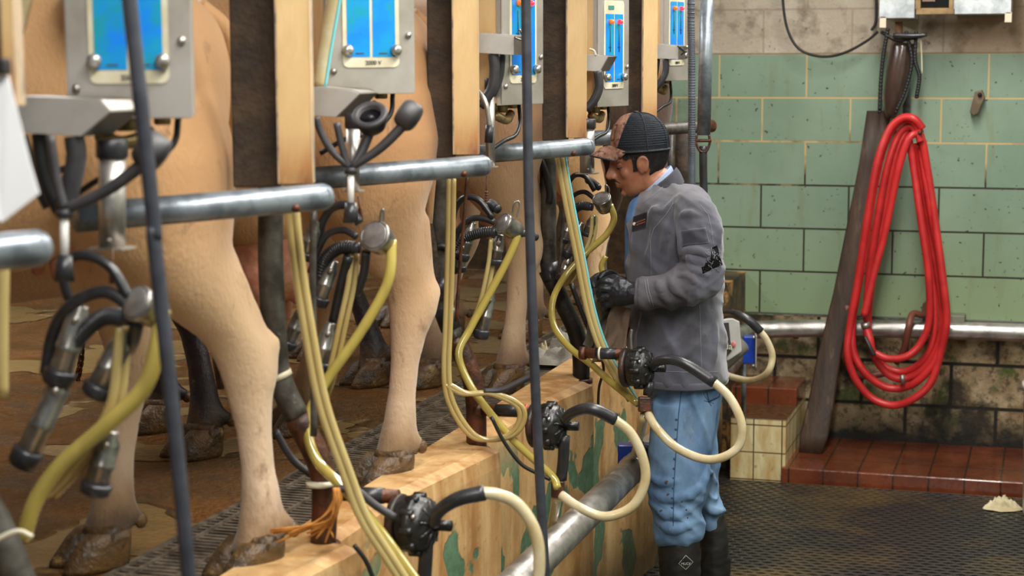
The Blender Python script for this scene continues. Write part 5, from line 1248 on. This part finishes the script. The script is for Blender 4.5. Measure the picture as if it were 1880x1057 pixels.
# shirt and jacket
g = G(); g.loft([oval(352, 1176, 1250, .070), oval(372, 1156, 1270, .085), oval(400, 1149, 1280, .075), oval(440, 1147, 1290, .065), oval(490, 1147, 1295, .065), oval(560, 1155, 1300, .08), oval(650, 1165, 1310, .13)], 28)
g = remesh(g, .009, 3); wrinkle(g, .006, 22, 8, 3); man.part('shirt', g, SHIRT, norm=False)
g = G()
g.loft([oval(334, 1196, 1256, .075), oval(344, 1186, 1280, .115), oval(358, 1172, 1300, .160), oval(378, 1158, 1312, .185), oval(405, 1153, 1316, .188), oval(450, 1151, 1320, .186), oval(520, 1151, 1326, .18), oval(600, 1152, 1331, .18), oval(660, 1155, 1335, .188), oval(684, 1157, 1336, .190), oval(692, 1158, 1336, .190)], 36)
ridges(g, [[(1228, 392), (1220, 430), (1208, 480)], [(1242, 398), (1236, 440), (1226, 492)], [(1200, 400), (1196, 450), (1190, 500)], [(1215, 372), (1198, 392), (1184, 425)], [(1245, 360), (1228, 378), (1212, 392)], [(1262, 590), (1240, 620), (1210, 640)], [(1300, 600), (1270, 640), (1225, 670)], [(1180, 560), (1176, 610), (1172, 660)], [(1312, 590), (1310, 640), (1306, 675)], [(1240, 590), (1236, 640), (1240, 675)]], .012)
g = remesh(g, .0062, 3, .6)
def cloth_fold(g, big, small, el=None, seed=0.):
    g.b.normal_update()
    for v in g.b.verts:
        r_ = v.co; a = r_.dot(RH); f = r_.dot(FH); z = r_.z
        q = V((a*12+z*5, f*5, z*5.5-a*4+seed)); n = .30-abs(mnoise.noise(q))
        q2 = V((a*9+seed, f*5, z*24+a*12)); n2 = .28-abs(mnoise.noise(q2))
        fold = 0
        if el is not None:
            d = (r_-el).length
            if d < .17: fold = .006*(1-d/.17)*(.30-abs(mnoise.noise(V((a*14+z*10, f*4, z*30-a*22)))))*2
        v.co += v.normal*(big*n+small*n2+fold)
cloth_fold(g, .019, .006)
jb = g.b.copy(); JB = BVHTree.FromBMesh(jb)
def onj(px, py, off=.001, bv=None):
    r = ray(px, py).normalized(); h = (bv or JB).ray_cast(EYE, r); return (h[0]+h[1]*off) if h[0] else None
jk = man.part('jacket', g, JKT, norm=False)
JS = None
for nm_, pts, rr_, fo, rf_ in (('sleeve', [(1262, 372, .125), (1276, 396, .175), (1284, 430, .20), (1288, 470, .215), (1291, 505, .222)], [.048, .064, .068, .064, .066], [(1291, 505, .222), (1264, 521, .228), (1228, 532, .224), (1196, 537, .214), (1174, 538, .207)], [.064, .062, .057, .050, .046]),
                     ('sleeve', [(1256, 378, -.13), (1268, 420, -.18), (1272, 465, -.21), (1274, 508, -.22)], [.055, .062, .06, .058], [(1274, 508, -.22), (1240, 520, -.18), (1200, 526, -.13), (1170, 528, -.10)], [.057, .055, .05, .043])):
    g = G(); g.tube([M(*p) for p in pts], rr_, n=20); g.tube([M(*p) for p in fo], rf_, n=20); g.ell(M(pts[-1][0]+2, pts[-1][1]-2, pts[-1][2]), (.064, .060, .070))
    if JS is None: ridges(g, [[(1244, 462), (1275, 458), (1312, 470)], [(1240, 478), (1275, 476), (1305, 492)], [(1240, 494), (1270, 492), (1308, 512)], [(1238, 508), (1262, 506), (1292, 530)], [(1226, 505), (1240, 530), (1262, 552)], [(1205, 512), (1216, 535), (1228, 562)], [(1250, 400), (1262, 392), (1290, 398)], [(1246, 410), (1250, 440), (1252, 465)], [(1314, 400), (1318, 430), (1318, 450)], [(1196, 560), (1230, 570), (1270, 560)]], .011)
    g = remesh(g, .0052, 2, .6)
    cloth_fold(g, .016, .009, M(*pts[-1]), 3.)
    for f_ in g.b.faces:
        c_ = f_.calc_center_median(); x_ = (c_-M(1250, 520, .2)).dot(RH); z_ = (c_-M(1250, 520, .2)).z
        if x_+.05*mnoise.noise(c_*14) < .02 and z_ < .09: f_.material_index = 1
    if JS is None: JS = BVHTree.FromBMesh(g.b)
    so = man.part(nm_, g, [JKT, SLV], jk, norm=False)
    if nm_ == 'sleeve' and 'slv' not in globals(): slv = so
def stitch(nm, pts, r=.0007, mt=STITCH, bv=None, n=6, par=None):
    q = []
    for a, b_ in zip(pts, pts[1:]):
        for i in range(n): q.append(onj(a[0]+(b_[0]-a[0])*i/n, a[1]+(b_[1]-a[1])*i/n, .0006, bv))
    q.append(onj(*pts[-1], .0006, bv)); q = [p for p in q if p]
    q = [q[0]]+[b_ for a, b_ in zip(q, q[1:]) if (a-b_).length < .05]
    if len(q) < 3: return
    g = G(); g.tube(q, min(r, .0008) if mt is STITCH else r, n=5, sm=2); man.part(nm, g, mt, par or jk)
def patch(nm, poly, mt, off=.0022, bv=None, par=None, n=10, thick=.0015):
    # quad patch laid on the cloth
    A, B, C_, D_ = poly; g = G(); ok = []
    P_ = {}
    for j in range(n+1):
        for i in range(n+1):
            u, v = i/n, j/n; x = (A[0]*(1-u)+B[0]*u)*(1-v)+(D_[0]*(1-u)+C_[0]*u)*v; y = (A[1]*(1-u)+B[1]*u)*(1-v)+(D_[1]*(1-u)+C_[1]*u)*v
            p = onj(x, y, off, bv)
            if p: P_[i, j] = g.b.verts.new(p)
    for j in range(n):
        for i in range(n):
            k_ = [(i, j), (i+1, j), (i+1, j+1), (i, j+1)]
            if all(q in P_ for q in k_): g._f([P_[q] for q in k_])
    bmesh.ops.solidify(g.b, geom=g.b.faces[:], thickness=thick)
    return man.part(nm, g, mt, par or jk)
pp = patch('sleeve_pocket', ((1250, 425), (1294, 419), (1300, 446), (1253, 452)), JKT, .003, JS, slv)
stitch('seam', [(1249, 424), (1295, 418)], bv=JS, par=slv); stitch('seam', [(1250, 430), (1295, 424)], bv=JS, par=slv); stitch('seam', [(1249, 424), (1253, 454)], bv=JS, par=slv); stitch('seam', [(1295, 418), (1302, 447)], bv=JS, par=slv)
stitch('seam', [(1286, 376), (1300, 395), (1306, 420), (1310, 450)], .0011, bv=JS, par=slv); stitch('seam', [(1236, 372), (1222, 395), (1200, 420), (1194, 440)], .0008); stitch('seam', [(1194, 440), (1195, 480), (1196, 505)], .0008)
stitch('seam', [(1284, 560), (1286, 620), (1288, 680)], .0009); stitch('seam', [(1160, 678), (1200, 681), (1260, 683), (1330, 682)], .0010)
stitch('seam', [(1188, 512), (1192, 535), (1200, 562)], .0010, bv=JS, par=slv); stitch('seam', [(1184, 513), (1188, 538), (1195, 562)], .0010, bv=JS, par=slv)
stitch('seam', [(1165, 388), (1162, 420), (1158, 460)], .0009)
cp_ = patch('chest_patch', ((1164, 398), (1190, 388), (1187, 418), (1161, 425)), mat('dark chest patch', (62, 60, 66), rough=.8), .002, par=jk)
stitch('seam', [(1160, 425), (1186, 419)], .0009); stitch('seam', [(1190, 388), (1187, 419)], .0009)
pl_ = onj(1167, 411, .0040)
if pl_:
    g = G(); g.lathe([(.0055, 0), (.0055, .001), (0, .001)], pl_, -FWD, 14); man.part('round_emblem', g, mat('pale emblem', (222, 206, 190), (190, 120, 80), sc=150, rough=.7), cp_)
    g = G()
    for i in range(6):
        for r in range(2):
            p = onj(1172+i*2.7, 408-i*1.0+r*4.5, .0045)
            if p: g.box(p, (.0022, .0006, .0038), Matrix((RH, FH, UP)).transposed())
    man.part('orange_lettering', g, mat('rust lettering', (164, 88, 46), rough=.8), cp_)
# torn elbow: dark hole and frayed threads
TR = [((1306, 455), (1316, 450), (1322, 480), (1304, 482)), ((1297, 476), (1322, 474), (1326, 486), (1290, 500)), ((1288, 490), (1306, 484), (1304, 496), (1290, 502))]
tn = None
for q in TR:
    o_ = patch('torn_hole', q, BLACK, .0016, JS, slv, thick=.001, n=6)
random.seed(4)
for i in range(26):
    x = random.uniform(1296, 1322); y = random.uniform(458, 496); q = [onj(x, y, .002, JS), onj(x+random.uniform(-4, 4), y+random.uniform(-5, 5), .004, JS), onj(x+random.uniform(-5, 5), y+random.uniform(-9, 9), .002, JS)]
    if all(q) and (q[0]-q[2]).length < .05:
        g = G(); g.tube(q, .0007, n=4, sm=3); man.part('frayed_thread', g, STITCH, slv)
# cuff
g = G(); g.tube([M(1186, 537, .207), M(1171, 538.5, .205), M(1166, 538.5, .204)], [.0475, .0455, .0440], n=24, sm=2); g = remesh(g, .005, 2); wrinkle(g, .003, 40, 20, 2); man.part('cuff', g, SLV, jk, norm=False)
# hem band
g = G(); g.loft([oval(684, 1157, 1337, .1925), oval(688, 1156.5, 1337.5, .1935), oval(695, 1156.5, 1337.5, .1935), oval(697, 1157, 1337, .192)], 40); man.part('hem_band', g, JKT, jk)
# collars
def collar(nm, top, bot, wt, wb_, gap, mt, th_=.004, par=None):
    (b0, f0), (b1, f1) = top, bot
    cb0, cf0 = M(*b0), M(*f0); cb1, cf1 = M(*b1), M(*f1)
    def f(u, v):
        ph = math.radians(gap+(360-2*gap)*u); c = (cb0+cf0)/2*(1-v)+(cb1+cf1)/2*v
        d = ((cf0-cb0)/2)*(1-v)+((cf1-cb1)/2)*v; w_ = wt*(1-v)+wb_*v
        return c+d*math.cos(ph)+LF*(w_*math.sin(ph))+UP*(.006*math.sin(v*math.pi))
    g = G(); g.grid(f, 40, 6); bmesh.ops.solidify(g.b, geom=g.b.faces[:], thickness=th_); man.part(nm, g, mt, par)
collar('shirt_collar', ((1231, 303), (1178, 352)), ((1240, 325), (1172, 368)), .058, .078, 14, SHIRTL)
collar('jacket_collar', ((1241, 306), (1177, 356)), ((1256, 332), (1178, 384)), .070, .108, 22, JKT, .005, jk)
stitch('seam', [(1182, 372), (1215, 345), (1243, 322)], .0009)

# jeans
g = G()
g.loft([oval(655, 1172, 1326, .15), oval(700, 1187, 1327, .165), oval(740, 1190, 1322, .168), oval(775, 1196, 1312, .15)], 28)
g.loft([oval(735, 1190, 1315, .085, .085), oval(800, 1190, 1311, .088, .088), oval(850, 1190, 1306, .085, .09), oval(900, 1189, 1299, .082, .092), oval(935, 1190, 1294, .08, .094), oval(962, 1196, 1291, .075, .095), oval(985, 1204, 1287, .066, .095), oval(993, 1208, 1282, .055, .095)], 24)
g.loft([oval(735, 1205, 1322, .080, -.085), oval(800, 1222, 1318, .080, -.09), oval(850, 1240, 1320, .078, -.092), oval(890, 1258, 1326, .074, -.095), oval(930, 1270, 1331, .07, -.097), oval(952, 1276, 1329, .066, -.1), oval(966, 1283, 1325, .055, -.1)], 24)
ridges(g, [[(1195, 900), (1225, 915), (1262, 905)], [(1200, 930), (1235, 945), (1280, 930)], [(1290, 880), (1270, 905), (1245, 915)], [(1298, 850), (1288, 890), (1284, 930)], [(1198, 955), (1240, 968), (1285, 955)], [(1300, 905), (1312, 915), (1326, 910)], [(1296, 930), (1312, 942), (1328, 934)], [(1300, 860), (1312, 880), (1322, 890)], [(1285, 760), (1296, 800), (1300, 840)], [(1215, 700), (1205, 740), (1200, 790)], [(1278, 700), (1272, 730), (1285, 770)], [(1192, 870), (1215, 885), (1250, 880)]], .012)
g = remesh(g, .0062, 2, .5); g.b.normal_update()
for v in g.b.verts:
    r_ = v.co; zz = r_.z
    k_ = max(0, min(1, (.75-zz)/.35)); q = V((r_.dot(RH)*7, r_.dot(FH)*4, zz*17+r_.dot(RH)*12)); n = .32-abs(mnoise.noise(q))
    q2 = V((r_.dot(RH)*11, r_.dot(FH)*5, zz*6)); n2 = .3-abs(mnoise.noise(q2))
    q3 = V((r_.dot(RH)*5+zz*3, r_.dot(FH)*3, zz*8)); v.co += v.normal*(.030*k_*n+.012*n2+.022*k_*(.25-abs(mnoise.noise(q3))))
jnb = g.b.copy(); JN = BVHTree.FromBMesh(jnb)
jn = man.part('jeans', g, JEAN, norm=False)
DST = mat('dark denim seam', (58, 84, 116), rough=.85)
stitch('seam', [(1253, 702), (1246, 760), (1241, 830), (1237, 900), (1236, 965)], .0016, DST, JN, 12, jn)
for i in range(11):
    y = 770+i*18; x = 1245-.05*(y-770)
    p = onj(x-3, y, .0008, JN)
    if p: g = G(); g.ell(p, (.0045, .0008, .0035), n=8, k=6); man.part('seam_pucker', g, DST, jn)
FADE = mat('worn denim', (140, 166, 194), (124, 152, 184), sc=30, rough=.9)
for (x_, y_, rx_, ry_) in ((1262, 772, 9, 26), (1268, 800, 7, 14)):
    g = G(); cpt = onj(x_, y_, .0002, JN); ring = []
    for i in range(20):
        a_ = i*math.pi/10; k_ = 1+.4*mnoise.noise(V((math.cos(a_)*1.5, math.sin(a_)*1.5, y_))); q_ = onj(x_+rx_*k_*math.cos(a_), y_+ry_*k_*math.sin(a_), .0002, JN); ring.append(g.b.verts.new(q_))
    cv = g.b.verts.new(cpt)
    for i in range(20): g._f([cv, ring[i], ring[(i+1) % 20]])
    bmesh.ops.solidify(g.b, geom=g.b.faces[:], thickness=.0006)
    man.part('worn_patch', g, FADE, jn)
patch('hip_pocket', ((1292, 700), (1322, 700), (1320, 728), (1300, 738)), JEAN, .003, JN, jn); stitch('seam', [(1290, 702), (1293, 725), (1306, 745)], .001, DST, JN, 6, jn); stitch('seam', [(1293, 735), (1310, 740)], .001, DST, JN, 6, jn)
random.seed(12)
STN = mat('mud fleck', (74, 66, 52), rough=.8)
for x, y, r in ((1224, 885, .006), (1227, 908, .005), (1214, 938, .005), (1260, 936, .003), (1252, 920, .003), (1262, 950, .003)):
    p = onj(x, y, .0003, JN)
    if p: g = G(); g.lathe([(r, 0), (r*.8, .0006), (0, .0008)], p, -FH, 12); man.part('mud_fleck', g, STN, jn)

# boots
def boot(sec, fz, side, toe, nm_lab):
    g = G(); base = M(sec[-1][1]*.5+sec[-1][2]*.5, 1000, side)
    pts = [oval(y, a, b_, w_, side) for y, a, b_, w_ in sec]
    g.loft(pts, 26)
    hx = V((base.x, base.y, 0)); lastw = .052
    g.loft([(V((hx.x, hx.y, .30)), RH*.058, FH*.056), (V((hx.x, hx.y, .16))+FW*.004, RH*.056, FH*.050), (V((hx.x, hx.y, .10))+FW*.022, RH*.078, FH*.050), (V((hx.x, hx.y, .06))+FW*.060, RH*.118, FH*.052), (V((hx.x, hx.y, .03))+FW*.074, RH*.136, FH*.054), (V((hx.x, hx.y, .008))+FW*.074, RH*.136, FH*.052)], 26)
    g = remesh(g, .0075, 4, .6); wrinkle(g, .004, 12, 22, 1)
    for v in g.b.verts: v.co.z = max(v.co.z, .004)
    bv = BVHTree.FromBMesh(g.b); b_o = man.part('boot', g, BOOT, norm=False)
    g = G(); g.slab([V((hx.x, hx.y, 0))+FW*(.074+.138*math.cos(a))+LF*(.054*math.sin(a)*(1-.12*math.cos(2*a))) for a in [i*math.pi/14 for i in range(28)]], (0, 0, .022), bev=.003); man.part('boot_sole', g, BLACKR, b_o)
    return bv, b_o
bl, bo_l = boot([(968, 1210, 1282, .060), (985, 1208, 1286, .066), (1030, 1208, 1288, .068), (1075, 1211, 1286, .066), (1120, 1214, 1280, .060)], 0, .095, 0, '')
br, bo_r = boot([(940, 1284, 1328, .055), (960, 1283, 1334, .064), (1000, 1283, 1338, .066), (1040, 1284, 1337, .064), (1100, 1284, 1334, .06)], 0, -.10, 0, '')
LOGO = mat('pale boot print', (176, 176, 164), rough=.6)
cx_, cy_ = 1259, 1032
q = [onj(cx_+dx, cy_+dy, .0012, bl) for dx, dy in ((0, -13), (13, -1), (0, 13), (-13, 2), (0, -13))]
if all(q): g = G(); g.tube(q, .0009, n=5, sm=0); man.part('diamond_emblem', g, LOGO, bo_l)
p = onj(cx_, cy_+4, .004, bl)
if p: g = G(); g.text('MUCK', p, RH, UP, .0105, .0006); man.part('emblem_text', g, LOGO, bo_l)

# gloves : five separate fingers closing on the towel
def glove(wrist, palm, knuck, fing, thumb, lab):
    g = G()
    g.tube([M(*p) for p in wrist], [.031, .033, .030], n=16)
    g.loft([(M(*c), UP*h_, FH*w_) for c, h_, w_ in palm], 18)
    for f in fing: g.tube([M(*p) for p in f], [.0125, .0120, .0112, .0095, .007], n=10, sm=5)
    g.tube([M(*p) for p in thumb], [.015, .0145, .012, .009], n=10, sm=5)
    g = remesh(g, .0028, 2, .5); g.b.normal_update()
    for v in g.b.verts: v.co += v.normal*(.0018*(.3-abs(mnoise.noise(v.co*70))))
    man.part('glove', g, GLV, norm=False, label=lab)
glove([(1178, 538, .205), (1165, 538, .203), (1154, 537, .200)], [((1160, 538, .2), .034, .026), ((1150, 537, .198), .040, .027), ((1137, 536, .195), .044, .027), ((1124, 536, .19), .042, .026), ((1117, 536, .186), .034, .022)], None,
      [[(1124, 519, .195), (1109, 516, .190), (1101, 522, .172), (1103, 530, .155), (1109, 534, .148)], [(1122, 531, .200), (1106, 530, .194), (1099, 537, .174), (1102, 545, .156), (1108, 547, .148)], [(1123, 544, .198), (1108, 546, .192), (1102, 553, .172), (1106, 558, .155), (1112, 558, .148)], [(1126, 555, .190), (1114, 559, .184), (1109, 565, .166), (1113, 567, .152), (1119, 565, .147)]],
      [(1146, 520, .175), (1130, 512, .158), (1116, 513, .142), (1106, 520, .132)], 'black rubber glove holding the towel')
glove([(1172, 528, -.10), (1158, 527, -.09), (1146, 526, -.08)], [((1150, 526, -.085), .030, .024), ((1138, 524, -.07), .036, .025), ((1124, 522, -.055), .040, .026), ((1112, 522, -.045), .038, .025)], None,
      [[(1114, 508, -.04), (1099, 507, -.03), (1089, 514, -.015), (1088, 523, .0), (1093, 528, .01)], [(1112, 518, -.035), (1095, 518, -.025), (1085, 526, -.01), (1086, 535, .005), (1092, 539, .012)], [(1113, 529, -.035), (1097, 531, -.025), (1088, 539, -.01), (1090, 547, .005), (1096, 549, .012)], [(1116, 540, -.04), (1102, 543, -.03), (1095, 550, -.015), (1098, 556, .0), (1104, 556, .008)]],
      [(1134, 512, -.045), (1120, 503, -.02), (1108, 504, .0), (1100, 512, .012)], 'black rubber glove of the far hand')

# towels held in the hands
def drape(name, label, poly, mt, amp, fr, seed, thick=.0035):
    A, B, C_, D_ = [M(*p) for p in poly]
    def f(u, v):
        p = A.lerp(B, u).lerp(D_.lerp(C_, u), v)
        k_ = math.sin(u*fr+seed+1.3*mnoise.noise(V((u*2, v*2, seed)))*2)*(.35+.65*v)+.6*mnoise.noise(V((u*5, v*3, seed)))
        return p+FH*(amp*k_)+RH*(amp*.5*mnoise.noise(V((v*3, u*2, seed+5))))
    g = G(); g.grid(f, 36, 24); bmesh.ops.solidify(g.b, geom=g.b.faces[:], thickness=thick)
    return solo(name, g, mt, label, 'towel', C_)
drape('hand_towel', 'grey towel bunched in the gloved hands', [(1094, 536, .10), (1140, 562, .13), (1104, 650, .10), (1070, 634, .09)], TOW, .018, 11, 1)
drape('hand_towel', 'brownish towel hanging below the glove in front of the jacket', [(1126, 560, .165), (1158, 566, .16), (1146, 660, .15), (1086, 664, .15)], TOWB, .012, 7, 4)
drape('hand_towel', 'dark grey cloth lying over the far glove', [(1068, 512, -.02), (1108, 505, .0), (1112, 545, .02), (1072, 556, .02)], mat('dark wet cloth', (66, 64, 66), (46, 44, 46), sc=9, rough=.8), .014, 8, 7)
